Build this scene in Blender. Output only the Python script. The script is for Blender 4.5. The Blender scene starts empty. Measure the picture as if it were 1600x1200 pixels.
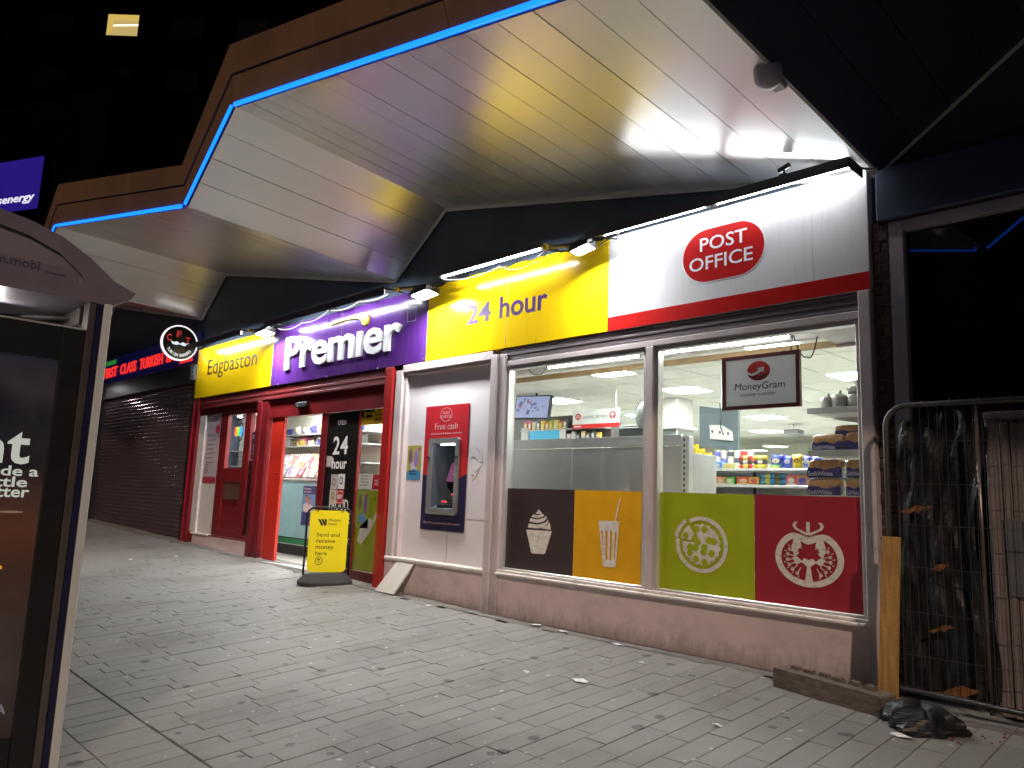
import bpy, bmesh, math, random
from mathutils import Vector, Matrix
random.seed(7)
R = math.radians
scn = bpy.context.scene
col = scn.collection

# ------------------------------------------------------------------ camera, world, sun, exposure
CAM = Vector((0.0, -5.2656, 1.152))
RT = Vector((0.70170607, 0.71147762, 0.03752571))
UP = Vector((0.07925434, -0.13029225, 0.98830293))
FW = Vector((-0.70804473, 0.69052409, 0.14781455))
cd = bpy.data.cameras.new('camera')
cd.sensor_width = 36.0
cd.lens = 26.5585
cd.clip_end = 800
cd.clip_start = 0.05
cam = bpy.data.objects.new('camera', cd)
col.objects.link(cam)
cam.matrix_world = Matrix(((RT.x, UP.x, -FW.x, CAM.x), (RT.y, UP.y, -FW.y, CAM.y), (RT.z, UP.z, -FW.z, CAM.z), (0, 0, 0, 1)))
scn.camera = cam

SUN_DIR = Vector((0.62, -0.60, 0.55)).normalized()      # towards the glow of the street behind the photographer
w = bpy.data.worlds.new('World')
scn.world = w
w.use_nodes = True
nt = w.node_tree
bg = nt.nodes['Background']
sky = nt.nodes.new('ShaderNodeTexSky')
sky.sky_type = 'NISHITA'
sky.sun_disc = False
sky.sun_elevation = R(-7)
sky.sun_rotation = math.atan2(SUN_DIR.x, SUN_DIR.y)
nt.links.new(sky.outputs['Color'], bg.inputs['Color'])
bg.inputs['Strength'].default_value = 0.15
sl = bpy.data.lights.new('sun', 'SUN')
sl.energy = 1.35
sl.angle = R(1.6)
sl.color = (1.0, 0.78, 0.62)
so = bpy.data.objects.new('sun', sl)
col.objects.link(so)
so.rotation_euler = SUN_DIR.to_track_quat('Z', 'Y').to_euler()
so.location = (3, -6, 8)
vs = scn.view_settings
vs.view_transform = 'Standard'
vs.look = 'None'
vs.exposure = 0.0
vs.gamma = 1.0
vs.use_curve_mapping = False

# ------------------------------------------------------------------ materials
MATS = {}


def mat(name, color, rough=0.6, metal=0.0, var=0.12, scale=6.0, bump=0.0, bscale=60.0, coat=0.0, spec=0.5,
        emit=None, estr=0.0, dirt=0.0, dirtcol=(0.03, 0.025, 0.02), rnd=0.0, stretch=None, dscale=1.6, dstretch=(2.2, 2.2, 0.8)):
    if name in MATS:
        return MATS[name]
    m = bpy.data.materials.new(name)
    m.use_nodes = True
    n = m.node_tree.nodes
    l = m.node_tree.links
    b = n['Principled BSDF']
    b.inputs['Roughness'].default_value = rough
    b.inputs['Metallic'].default_value = metal
    b.inputs['Coat Weight'].default_value = coat
    b.inputs['Coat Roughness'].default_value = 0.06
    b.inputs['Specular IOR Level'].default_value = spec
    geo = n.new('ShaderNodeNewGeometry')
    mp = n.new('ShaderNodeMapping')
    l.new(geo.outputs['Position'], mp.inputs['Vector'])
    if stretch:
        mp.inputs['Scale'].default_value = stretch
    base = n.new('ShaderNodeRGB')
    base.outputs[0].default_value = (*color, 1)
    out = base.outputs[0]
    if var > 0:
        no = n.new('ShaderNodeTexNoise')
        no.inputs['Scale'].default_value = scale
        no.inputs['Detail'].default_value = 6
        l.new(mp.outputs[0], no.inputs['Vector'])
        mr = n.new('ShaderNodeMapRange')
        mr.inputs['From Min'].default_value = 0.3
        mr.inputs['From Max'].default_value = 0.7
        mr.inputs['To Min'].default_value = 1 - var
        mr.inputs['To Max'].default_value = 1 + var
        l.new(no.outputs['Fac'], mr.inputs['Value'])
        mx = n.new('ShaderNodeMix')
        mx.data_type = 'RGBA'
        mx.blend_type = 'MULTIPLY'
        mx.inputs[0].default_value = 1
        l.new(out, mx.inputs[6])
        l.new(mr.outputs[0], mx.inputs[7])
        out = mx.outputs[2]
        rr = n.new('ShaderNodeMapRange')
        rr.inputs['To Min'].default_value = max(0.02, rough * 0.8)
        rr.inputs['To Max'].default_value = min(1, rough * 1.2)
        l.new(no.outputs['Fac'], rr.inputs['Value'])
        l.new(rr.outputs[0], b.inputs['Roughness'])
    if rnd > 0:
        oi = n.new('ShaderNodeObjectInfo')
        mr = n.new('ShaderNodeMapRange')
        mr.inputs['To Min'].default_value = 1 - rnd
        mr.inputs['To Max'].default_value = 1 + rnd
        l.new(oi.outputs['Random'], mr.inputs['Value'])
        mx = n.new('ShaderNodeMix')
        mx.data_type = 'RGBA'
        mx.blend_type = 'MULTIPLY'
        mx.inputs[0].default_value = 1
        l.new(out, mx.inputs[6])
        l.new(mr.outputs[0], mx.inputs[7])
        out = mx.outputs[2]
    if dirt > 0:
        no = n.new('ShaderNodeTexNoise')
        no.inputs['Scale'].default_value = dscale
        no.inputs['Detail'].default_value = 9
        no.inputs['Roughness'].default_value = 0.68
        mp2 = n.new('ShaderNodeMapping')
        mp2.inputs['Scale'].default_value = dstretch
        l.new(geo.outputs['Position'], mp2.inputs['Vector'])
        l.new(mp2.outputs[0], no.inputs['Vector'])
        rp = n.new('ShaderNodeMapRange')
        rp.inputs['From Min'].default_value = 0.5
        rp.inputs['From Max'].default_value = 0.78
        rp.inputs['To Max'].default_value = dirt
        l.new(no.outputs['Fac'], rp.inputs['Value'])
        mx = n.new('ShaderNodeMix')
        mx.data_type = 'RGBA'
        l.new(rp.outputs[0], mx.inputs[0])
        l.new(out, mx.inputs[6])
        mx.inputs[7].default_value = (*dirtcol, 1)
        out = mx.outputs[2]
    l.new(out, b.inputs['Base Color'])
    if bump > 0:
        no = n.new('ShaderNodeTexNoise')
        no.inputs['Scale'].default_value = bscale
        no.inputs['Detail'].default_value = 4
        l.new(geo.outputs['Position'], no.inputs['Vector'])
        bp = n.new('ShaderNodeBump')
        bp.inputs['Strength'].default_value = bump
        bp.inputs['Distance'].default_value = 0.01
        l.new(no.outputs['Fac'], bp.inputs['Height'])
        l.new(bp.outputs[0], b.inputs['Normal'])
    if emit:
        b.inputs['Emission Color'].default_value = (*emit, 1)
        b.inputs['Emission Strength'].default_value = estr
    MATS[name] = m
    return m


def emis(name, c, s):
    return mat(name, (0.03, 0.03, 0.03), 0.4, var=0, emit=c, estr=s, spec=0.2)


def glass_mat(name, tint=(0.97, 0.99, 0.98), refl=1.0, dark=0.0):
    m = bpy.data.materials.new(name)
    m.use_nodes = True
    n = m.node_tree.nodes
    l = m.node_tree.links
    n.remove(n['Principled BSDF'])
    o = n['Material Output']
    tr = n.new('ShaderNodeBsdfTransparent')
    tr.inputs[0].default_value = (*[c * (1 - dark) for c in tint], 1)
    gl = n.new('ShaderNodeBsdfGlossy')
    gl.inputs['Roughness'].default_value = 0.015
    gl.inputs['Color'].default_value = (refl, refl, refl, 1)
    fr = n.new('ShaderNodeFresnel')
    geo = n.new('ShaderNodeNewGeometry')
    ior = n.new('ShaderNodeMapRange')          # same reflectance from both faces of the pane
    ior.inputs['To Min'].default_value = 1.5
    ior.inputs['To Max'].default_value = 1 / 1.5
    l.new(geo.outputs['Backfacing'], ior.inputs['Value'])
    l.new(ior.outputs[0], fr.inputs['IOR'])
    no = n.new('ShaderNodeTexNoise')
    no.inputs['Scale'].default_value = 3
    no.inputs['Detail'].default_value = 8
    l.new(geo.outputs['Position'], no.inputs['Vector'])
    mr = n.new('ShaderNodeMapRange')
    mr.inputs['From Min'].default_value = 0.45
    mr.inputs['From Max'].default_value = 0.8
    mr.inputs['To Max'].default_value = 0.05
    l.new(no.outputs['Fac'], mr.inputs['Value'])
    df = n.new('ShaderNodeBsdfDiffuse')
    df.inputs[0].default_value = (0.6, 0.6, 0.58, 1)
    m1 = n.new('ShaderNodeMixShader')
    l.new(fr.outputs[0], m1.inputs[0])
    l.new(tr.outputs[0], m1.inputs[1])
    l.new(gl.outputs[0], m1.inputs[2])
    m2 = n.new('ShaderNodeMixShader')
    l.new(mr.outputs[0], m2.inputs[0])
    l.new(m1.outputs[0], m2.inputs[1])
    l.new(df.outputs[0], m2.inputs[2])
    l.new(m2.outputs[0], o.inputs[0])
    return m


def srgb(r, g, b):
    f = lambda c: ((c / 255 + 0.055) / 1.055) ** 2.4 if c > 10 else c / 255 / 12.92
    return (f(r), f(g), f(b))


def paver_mat():
    m = mat('paver_stone', (0.222, 0.209, 0.196), 0.62, var=0.10, scale=2.2, bump=0.35, bscale=160, rnd=0.07, spec=0.4)
    n = m.node_tree.nodes
    l = m.node_tree.links
    b = n['Principled BSDF']
    src = b.inputs['Base Color'].links[0].from_socket
    geo = n.new('ShaderNodeNewGeometry')
    out = src
    # aggregate speckle, large stains, dark and pale spots of trodden gum
    for sc, lo, hi, colr, amt, kind in ((260, 0.56, 0.72, (0.42, 0.40, 0.37), 0.55, 'n'), (220, 0.58, 0.72, (0.05, 0.045, 0.04), 0.6, 'n'),
                                        (0.9, 0.52, 0.75, (0.075, 0.06, 0.05), 0.55, 'n'), (3.4, 0.30, 0.235, (0.05, 0.045, 0.042), 0.72, 'v'),
                                        (4.6, 0.16, 0.12, (0.55, 0.53, 0.50), 0.75, 'v')):
        if kind == 'n':
            t = n.new('ShaderNodeTexNoise')
            t.inputs['Detail'].default_value = 5
            t.inputs['Scale'].default_value = sc
            s = t.outputs['Fac']
            l.new(geo.outputs['Position'], t.inputs['Vector'])
        else:
            t = n.new('ShaderNodeTexVoronoi')
            t.voronoi_dimensions = '2D'
            t.inputs['Scale'].default_value = sc
            s = t.outputs['Distance']
            nn = n.new('ShaderNodeTexNoise')
            nn.inputs['Scale'].default_value = 11
            l.new(geo.outputs['Position'], nn.inputs['Vector'])
            ad = n.new('ShaderNodeMix')
            ad.data_type = 'RGBA'
            ad.blend_type = 'ADD'
            ad.inputs[0].default_value = 0.05
            l.new(geo.outputs['Position'], ad.inputs[6])
            l.new(nn.outputs['Color'], ad.inputs[7])
            l.new(ad.outputs[2], t.inputs['Vector'])
        mr = n.new('ShaderNodeMapRange')
        if kind == 'n':
            mr.inputs['From Min'].default_value = lo
            mr.inputs['From Max'].default_value = hi
            mr.inputs['To Max'].default_value = amt
            l.new(s, mr.inputs['Value'])
            fac = mr.outputs[0]
        else:
            # spot radius varies from cell to cell, most cells have none
            cm = n.new('ShaderNodeMath')
            cm.operation = 'MULTIPLY'
            sp = n.new('ShaderNodeSeparateColor')
            l.new(t.outputs['Color'], sp.inputs[0])
            mr2 = n.new('ShaderNodeMapRange')
            mr2.inputs['From Min'].default_value = 0.45
            mr2.inputs['From Max'].default_value = 1.0
            mr2.inputs['To Min'].default_value = 0.0
            mr2.inputs['To Max'].default_value = lo * 0.5
            l.new(sp.outputs[0], mr2.inputs['Value'])
            sb = n.new('ShaderNodeMath')
            sb.operation = 'SUBTRACT'
            l.new(mr2.outputs[0], sb.inputs[0])
            l.new(s, sb.inputs[1])
            mr.inputs['From Min'].default_value = 0.0
            mr.inputs['From Max'].default_value = 0.03
            mr.inputs['To Max'].default_value = amt
            l.new(sb.outputs[0], mr.inputs['Value'])
            fac = mr.outputs[0]
        mx = n.new('ShaderNodeMix')
        mx.data_type = 'RGBA'
        l.new(fac, mx.inputs[0])
        l.new(out, mx.inputs[6])
        mx.inputs[7].default_value = (*colr, 1)
        out = mx.outputs[2]
    l.new(out, b.inputs['Base Color'])
    return m


M = dict(
    joint=mat('joint_sand', (0.11, 0.10, 0.09), 0.95, var=0.4, scale=30),
    asphalt=mat('asphalt', (0.05, 0.05, 0.05), 0.85, var=0.3, scale=40, bump=0.4, bscale=200),
    kerb=mat('kerb_stone', (0.22, 0.21, 0.2), 0.8, var=0.2, scale=12, bump=0.3, dirt=0.4),
    mortar=mat('mortar_strip', (0.17, 0.15, 0.135), 0.9, var=0.35, scale=7, bump=0.6, bscale=40, dirt=0.7),
    ydark=mat('dark_wall', (0.045, 0.066, 0.10), 0.55, var=0.2, scale=2, dirt=0.25),
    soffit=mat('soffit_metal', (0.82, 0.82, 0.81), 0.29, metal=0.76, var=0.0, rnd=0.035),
    soffitd=mat('unlit_soffit_metal', (0.025, 0.03, 0.06), 0.5, var=0.1, scale=1.1, rnd=0.05),  # soffit metal darkened for the right plates: their unlit look put into colour
    trimw=mat('soffit_trim', (0.6, 0.6, 0.58), 0.4, var=0.1, dirt=0.3),
    fascia=mat('fascia_cladding', (0.165, 0.088, 0.05), 0.62, var=0.1, scale=1.3, dirt=0.22, rnd=0.07),
    roof=mat('roof_felt', (0.03, 0.03, 0.03), 0.9, var=0.3),
    groove=mat('dark_groove', (0.012, 0.01, 0.01), 0.8, var=0.2),
    led=emis('blue_led', (0.003, 0.125, 1.0), 3.3),
    syel=mat('sign_yellow', (0.86, 0.56, 0.006), 0.17, var=0.03, scale=1.5, bump=0.02, bscale=2.5, dirt=0.20, dirtcol=(.35, .22, .02), dstretch=(16, 1, .8), spec=0.28),
    spur=mat('sign_purple', (0.075, 0.018, 0.165), 0.16, var=0.07, scale=1.5, bump=0.02, bscale=2.5, dirt=0.30, dirtcol=(0.24, 0.16, 0.33), dstretch=(18, 1, .8), spec=0.6),
    swht=mat('sign_white', (0.74, 0.73, 0.74), 0.17, var=0.04, scale=1.2, bump=0.02, bscale=2.0, dirt=0.22, dirtcol=(0.34, 0.32, 0.30), dstretch=(20, 1, .9), spec=0.6),
    sred=mat('sign_red', (0.50, 0.016, 0.014), 0.22, var=0.06, spec=0.5),
    tpur=mat('letter_purple', (0.07, 0.018, 0.14), 0.5, var=0.1, spec=0.12),
    twht=mat('letter_white', (0.85, 0.83, 0.84), 0.35, var=0.04),
    tyel=mat('letter_yellow', (0.9, 0.6, 0.01), 0.35, var=0.04),
    tblk=mat('letter_black', (0.012, 0.011, 0.012), 0.4, var=0.1),
    tgry=mat('letter_grey', (0.16, 0.16, 0.17), 0.5, var=0.1),
    hood=mat('hood_metal', (0.05, 0.045, 0.05), 0.5, var=0.2, dirt=0.3),
    blackm=mat('black_metal', (0.012, 0.012, 0.013), 0.4, var=0.15),
    blackp=mat('black_plastic', (0.016, 0.016, 0.017), 0.55, var=0.2, bump=0.2),
    galv=mat('galvanised_steel', (0.10, 0.095, 0.09), 0.5, metal=0.6, var=0.2, scale=14, dirt=0.35),
    postw=mat('post_silver_paint', (0.62, 0.61, 0.58), 0.4, var=0.06, scale=10, stretch=(1, 1, 0.1)),
    alu=mat('aluminium', (0.72, 0.71, 0.68), 0.32, metal=0.55, var=0.06, scale=10, stretch=(1, 1, 0.1)),
    cable=mat('cable_black', (0.02, 0.02, 0.02), 0.5, var=0.1),
    cablew=mat('cable_white', (0.22, 0.21, 0.19), 0.5, var=0.1),
    pink=mat('painted_render', (0.70, 0.565, 0.545), 0.6, var=0.06, scale=2.5, bump=0.25, bscale=18, dirt=0.4, dirtcol=(0.20, 0.15, 0.13), dscale=2.6, dstretch=(1.3, 1.3, 1.6)),
    frame=mat('window_frame_paint', (0.56, 0.475, 0.465), 0.45, var=0.05, scale=2, dirt=0.3, dirtcol=(0.12, 0.09, 0.08), dscale=3),
    sillm=mat('sill_paint', (0.68, 0.61, 0.55), 0.5, var=0.1, dirt=0.6, dirtcol=(0.12, 0.09, 0.07), dscale=3.2, bump=0.2, bscale=30),
    boardw=mat('white_infill_board', (0.72, 0.665, 0.675), 0.38, var=0.03, scale=2, dirt=0.12, dscale=.8, dirtcol=(0.28, 0.22, 0.19)),
    whitew=mat('white_wall_paint', (0.62, 0.58, 0.56), 0.6, var=0.08, dirt=0.4, dirtcol=(0.2, 0.16, 0.14)),
    rollb=mat('roller_box_steel', (0.17, 0.135, 0.145), 0.4, metal=0.35, var=0.04, scale=2),
    redp=mat('red_gloss_paint', (0.175, 0.011, 0.015), 0.3, var=0.08, scale=3, dirt=0.16, spec=0.5),
    redlit=mat('floodlit_red_paint', (0.58, 0.026, 0.014), 0.3, var=0.08, scale=3, dirt=0.14),  # red gloss paint brightened: floodlight on the door leaf put into the colour
    redd=mat('red_roller_box', (0.17, 0.016, 0.018), 0.38, var=0.05, scale=1.5),
    vbrown=mat('vinyl_brown', (0.052, 0.036, 0.034), 0.3, var=0.06),
    vorange=mat('vinyl_orange', (0.72, 0.36, 0.008), 0.3, var=0.05, dirt=0.06),
    vlime=mat('vinyl_lime', (0.36, 0.43, 0.012), 0.3, var=0.05),
    vred=mat('vinyl_crimson', (0.33, 0.02, 0.035), 0.3, var=0.06),
    vcream=mat('vinyl_cream', (0.72, 0.66, 0.58), 0.45, var=0.1, scale=25, dirt=0.75, dscale=14, dirtcol=(0.22, 0.14, 0.10), dstretch=(1, 1, 3)),
    vblack=mat('vinyl_black', (0.012, 0.010, 0.010), 0.28, var=0.1),
    glass=glass_mat('window_glass'),
    dglass=glass_mat('dark_window_glass', dark=0.45),
    paper=mat('white_paper', (0.75, 0.74, 0.72), 0.7, var=0.05),
    cream=mat('cream_wall', (0.68, 0.66, 0.56), 0.6, var=0.04),
    tile=mat('ceiling_tile', (0.82, 0.81, 0.75), 0.85, var=0.05, scale=30, bump=0.2, bscale=120, rnd=0.035),
    tbar=mat('ceiling_grid_bar', (0.5, 0.5, 0.46), 0.5, var=0.1),
    ledp=emis('led_panel_light', (0.93, 1.0, 0.97), 95.0),
    tubel=emis('tube_light', (0.97, 0.98, 1.0), 40.0),
    stube=emis('sign_tube_light', (0.93, 0.97, 1.0), 120.0),
    stube2=emis('hood_tube_light', (0.93, 0.97, 1.0), 44.0),
    flood=emis('flood_light_glass', (0.95, 0.98, 1.0), 620.0),
    spot=emis('spot_light_glass', (1.0, 0.97, 0.93), 480.0),
    shelfw=mat('shelf_metal', (0.66, 0.65, 0.64), 0.4, var=0.05, dirt=0.05),
    gback=mat('gondola_back', (0.54, 0.53, 0.52), 0.42, var=0.04),
    slot=mat('slot_dark', (0.03, 0.03, 0.03), 0.7, var=0.1),
    floor=mat('shop_floor_vinyl', (0.52, 0.51, 0.48), 0.35, var=0.1),
    teal=mat('counter_turquoise', (0.30, 0.60, 0.62), 0.4, var=0.06),
    green=mat('counter_green', (0.01, 0.22, 0.07), 0.4, var=0.1),
    wood=mat('raw_timber', (0.46, 0.25, 0.07), 0.7, var=0.25, scale=9, stretch=(6, 6, 0.6), bump=0.3, bscale=50, dirt=0.3),
    beam=mat('ceiling_beam_wood', (0.30, 0.19, 0.08), 0.6, var=0.2, scale=9),
    oldw=mat('old_timber_baulk', (0.13, 0.10, 0.08), 0.85, var=0.35, scale=9, bump=0.7, bscale=30, dirt=0.6, stretch=(0.6, 4, 4)),
    hoard=mat('hoarding_board', (0.20, 0.155, 0.145), 0.75, var=0.3, scale=10, stretch=(7, 7, 0.35), bump=0.4, bscale=40, dirt=0.5, rnd=0.12),
    patch=mat('grey_paint_patch', (0.12, 0.115, 0.12), 0.7, var=0.2, scale=6),
    poly=mat('black_polythene', (0.012, 0.012, 0.013), 0.42, var=0.2, spec=0.35),
    brick=mat('old_brick', (0.075, 0.042, 0.034), 0.9, var=0.35, scale=20, bump=0.5, rnd=0.25, dirt=0.5),
    nframe=mat('neighbour_window_frame', (0.32, 0.28, 0.32), 0.45, var=0.15, dirt=0.3),
    nwall=mat('neighbour_dark_cladding', (0.03, 0.04, 0.075), 0.4, var=0.2),
    shut=mat('shutter_steel', (0.25, 0.165, 0.205), 0.25, metal=0.75, var=0.05, scale=2),
    shelter=mat('shelter_grey_paint', (0.165, 0.14, 0.17), 0.5, var=0.06, dirt=0.15),
    shelter2=mat('shelter_gable_panel', (0.21, 0.185, 0.21), 0.5, var=0.05, dirt=0.12),
    navy=mat('navy_seal', (0.012, 0.012, 0.05), 0.4, var=0.1),
    bronze=mat('bronze_trim', (0.16, 0.13, 0.12), 0.28, metal=0.6, var=0.1),
    tower=mat('tower_cladding', (0.0016, 0.0016, 0.0015), 0.9, spec=0.0, var=0.2, scale=0.5),
    tower2=mat('tower_concrete', (0.0008, 0.0009, 0.0014), 0.9, spec=0.0, var=0.2, scale=0.5),
    dkglass=mat('dark_pane', (0.0012, 0.0014, 0.002), 0.3, var=0.1, spec=0.02),
    bag=mat('clear_plastic_bag', (0.42, 0.39, 0.38), 0.25, var=0.3, scale=22, bump=0.8, bscale=35, spec=0.7),
    crust=mat('bread_crust', (0.42, 0.22, 0.08), 0.35, var=0.35, scale=25, bump=0.4, bscale=40),
    breadbag=mat('bread_bag_blue', (0.045, 0.035, 0.16), 0.25, var=0.3, scale=14, bump=0.4, bscale=30),
    gumx=mat('red_rubble', (0.11, 0.035, 0.025), 0.9, var=0.4, scale=30),
)
M['paver'] = paver_mat()


def splash(m, z0, z1, colr, amt):
    """grime splashed up from the paving: patchy, densest near the ground"""
    n = m.node_tree.nodes
    l = m.node_tree.links
    b = n['Principled BSDF']
    src = b.inputs['Base Color'].links[0].from_socket
    geo = n.new('ShaderNodeNewGeometry')
    sp = n.new('ShaderNodeSeparateXYZ')
    l.new(geo.outputs['Position'], sp.inputs[0])
    hr = n.new('ShaderNodeMapRange')
    hr.inputs['From Min'].default_value = z0
    hr.inputs['From Max'].default_value = z1
    hr.inputs['To Min'].default_value = 0.62
    hr.inputs['To Max'].default_value = 0.0
    l.new(sp.outputs['Z'], hr.inputs['Value'])
    no = n.new('ShaderNodeTexNoise')
    no.inputs['Scale'].default_value = 7
    no.inputs['Detail'].default_value = 9
    no.inputs['Roughness'].default_value = 0.7
    mp = n.new('ShaderNodeMapping')
    mp.inputs['Scale'].default_value = (1.6, 1, 0.5)
    l.new(geo.outputs['Position'], mp.inputs['Vector'])
    l.new(mp.outputs[0], no.inputs['Vector'])
    ad = n.new('ShaderNodeMath')
    l.new(hr.outputs[0], ad.inputs[0])
    l.new(no.outputs['Fac'], ad.inputs[1])
    fr = n.new('ShaderNodeMapRange')
    fr.inputs['From Min'].default_value = 0.68
    fr.inputs['From Max'].default_value = 1.12
    fr.inputs['To Max'].default_value = amt
    l.new(ad.outputs[0], fr.inputs['Value'])
    mx = n.new('ShaderNodeMix')
    mx.data_type = 'RGBA'
    l.new(fr.outputs[0], mx.inputs[0])
    l.new(src, mx.inputs[6])
    mx.inputs[7].default_value = (*colr, 1)
    l.new(mx.outputs[2], b.inputs['Base Color'])


splash(M['pink'], -0.04, 0.22, (0.09, 0.07, 0.06), 0.6)
splash(M['frame'], -0.05, 0.4, (0.07, 0.055, 0.05), 0.6)
splash(M['redp'], 0.05, 0.4, (0.03, 0.012, 0.012), 0.7)


def flatc(c, rough=0.4, name=None):
    return mat(name or 'print_%02x%02x%02x' % tuple(int(255 * min(1, v)) for v in c), c, rough, var=0.1, scale=18)


# ------------------------------------------------------------------ mesh helpers
class MB:
    def __init__(s):
        s.v = []
        s.f = []

    def add(s, vs, fs):
        o = len(s.v)
        s.v += [tuple(v) for v in vs]
        s.f += [tuple(i + o for i in f) for f in fs]
        return s

    def box(s, x0, x1, y0, y1, z0, z1):
        return s.add([(x0, y0, z0), (x1, y0, z0), (x1, y1, z0), (x0, y1, z0), (x0, y0, z1), (x1, y0, z1), (x1, y1, z1), (x0, y1, z1)],
                     [(0, 3, 2, 1), (4, 5, 6, 7), (0, 1, 5, 4), (1, 2, 6, 5), (2, 3, 7, 6), (3, 0, 4, 7)])

    def bbox(s, x0, x1, y0, y1, z0, z1, b=0.006):
        """box with chamfered edges"""
        b = min(b, (x1 - x0) * .4, (y1 - y0) * .4, (z1 - z0) * .4)
        bm = bmesh.new()
        bmesh.ops.create_cube(bm, size=1)
        for v in bm.verts:
            v.co = Vector(((x0 + x1) / 2 + v.co.x * (x1 - x0), (y0 + y1) / 2 + v.co.y * (y1 - y0), (z0 + z1) / 2 + v.co.z * (z1 - z0)))
        bmesh.ops.bevel(bm, geom=list(bm.edges), offset=b, segments=1, affect='EDGES')
        bm.verts.index_update()
        s.add([v.co[:] for v in bm.verts], [[v.index for v in f.verts] for f in bm.faces])
        bm.free()
        return s

    def prism(s, pts, fr, n0=0.0, th=0.002):
        """closed 2D outline in a frame, front at n0+th, back at n0"""
        k = len(pts)
        vs_ = [fr(u, v, n0 + th) for u, v in pts] + [fr(u, v, n0) for u, v in pts]
        return s.add(vs_, [tuple(range(k)), tuple(range(2 * k - 1, k - 1, -1))] + [(i, i + k, (i + 1) % k + k, (i + 1) % k) for i in range(k)])

    def ring(s, outer, inner, fr, n0=0.0, th=0.002):
        k = len(outer)
        vs_ = [fr(u, v, n0 + th) for u, v in outer] + [fr(u, v, n0 + th) for u, v in inner] + [fr(u, v, n0) for u, v in outer] + [fr(u, v, n0) for u, v in inner]
        fs = []
        for i in range(k):
            j = (i + 1) % k
            fs += [(i, j, j + k, i + k), (i, i + 2 * k, j + 2 * k, j), (i + k, j + k, j + 3 * k, i + 3 * k)]
        return s.add(vs_, fs)

    def quad(s, a, b, c, d):
        return s.add([a, b, c, d], [(0, 1, 2, 3)])

    def slab(s, quad, th):
        """quad of four points thickened along its normal"""
        q = [Vector(p) for p in quad]
        n = (q[1] - q[0]).cross(q[3] - q[0]).normalized() * th
        return s.add([p[:] for p in q] + [(p + n)[:] for p in q], [(0, 1, 2, 3), (7, 6, 5, 4)] + [(i, i + 4, (i + 1) % 4 + 4, (i + 1) % 4) for i in range(4)])

    def tube(s, path, r, seg=8, closed=False):
        path = [Vector(p) for p in path]
        n = len(path)
        rings = []
        prev = None
        for i, p in enumerate(path):
            if closed:
                d = path[(i + 1) % n] - path[i - 1]
            else:
                d = path[min(i + 1, n - 1)] - path[max(i - 1, 0)]
            d.normalize()
            if prev is None:
                a = d.orthogonal().normalized()
            else:
                a = (prev - d * prev.dot(d))
                a = a.normalized() if a.length > 1e-6 else d.orthogonal().normalized()
            prev = a
            bb = d.cross(a)
            rr = r[i] if isinstance(r, (list, tuple)) else r
            rings.append([p + (a * math.cos(t) + bb * math.sin(t)) * rr for t in [2 * math.pi * k / seg for k in range(seg)]])
        vs_ = [v[:] for rg in rings for v in rg]
        fs = []
        for i in range(n if closed else n - 1):
            j = (i + 1) % n
            for k in range(seg):
                fs.append((i * seg + k, i * seg + (k + 1) % seg, j * seg + (k + 1) % seg, j * seg + k))
        if not closed:
            fs += [tuple(range(seg - 1, -1, -1)), tuple(range((n - 1) * seg, n * seg))]
        return s.add(vs_, fs)

    def lathe(s, prof, c, axis=(0, 0, 1), seg=16):
        ax = Vector(axis).normalized()
        a = ax.orthogonal().normalized()
        b = ax.cross(a)
        c = Vector(c)
        vs_ = []
        for r_, h in prof:
            for k in range(seg):
                t = 2 * math.pi * k / seg
                vs_.append((c + ax * h + (a * math.cos(t) + b * math.sin(t)) * r_)[:])
        fs = []
        n = len(prof)
        for i in range(n - 1):
            for k in range(seg):
                fs.append((i * seg + k, i * seg + (k + 1) % seg, (i + 1) * seg + (k + 1) % seg, (i + 1) * seg + k))
        fs += [tuple(range(seg - 1, -1, -1)), tuple(range((n - 1) * seg, n * seg))]
        return s.add(vs_, fs)


WLOC = {}


def obj(name, mb, m, parent=None, smooth=False, kind=None):
    me = bpy.data.meshes.new(name)
    if parent is not None:
        o_ = WLOC[parent.name]
    else:
        xs = [v[0] for v in mb.v]
        ys = [v[1] for v in mb.v]
        zs = [v[2] for v in mb.v]
        o_ = Vector(((min(xs) + max(xs)) / 2, (min(ys) + max(ys)) / 2, min(zs)))
    me.from_pydata([(v[0] - o_.x, v[1] - o_.y, v[2] - o_.z) for v in mb.v], [], mb.f)
    me.update()
    if smooth:
        me.polygons.foreach_set('use_smooth', [True] * len(me.polygons))
    me.materials.append(m)
    o = bpy.data.objects.new(name, me)
    col.objects.link(o)
    if parent is None:
        o.location = o_
    else:
        o.parent = parent
    WLOC[o.name] = o_
    if kind:
        o['kind'] = kind
    return o


def tag(o, label, cat, group=None):
    o['label'] = label
    o['category'] = cat
    if group:
        o['group'] = group
    return o


def thing(name, label, cat, loc, group=None):
    o = bpy.data.objects.new(name, None)
    o.empty_display_size = 0.1
    col.objects.link(o)
    o.location = loc
    WLOC[o.name] = Vector(loc)
    return tag(o, label, cat, group)


def struct(name, mb, m, parent=None):
    return obj(name, mb, m, parent, kind='structure' if parent is None else None)


def facade(y):
    return lambda u, v, n: (u, y - n, v)


def sidefr(x):
    return lambda u, v, n: (x + n, u, v)


def frame3(o, u, v, n):
    o, u, v, n = Vector(o), Vector(u), Vector(v), Vector(n)
    return lambda a, b, c: (o + u * a + v * b + n * c)[:]


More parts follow.
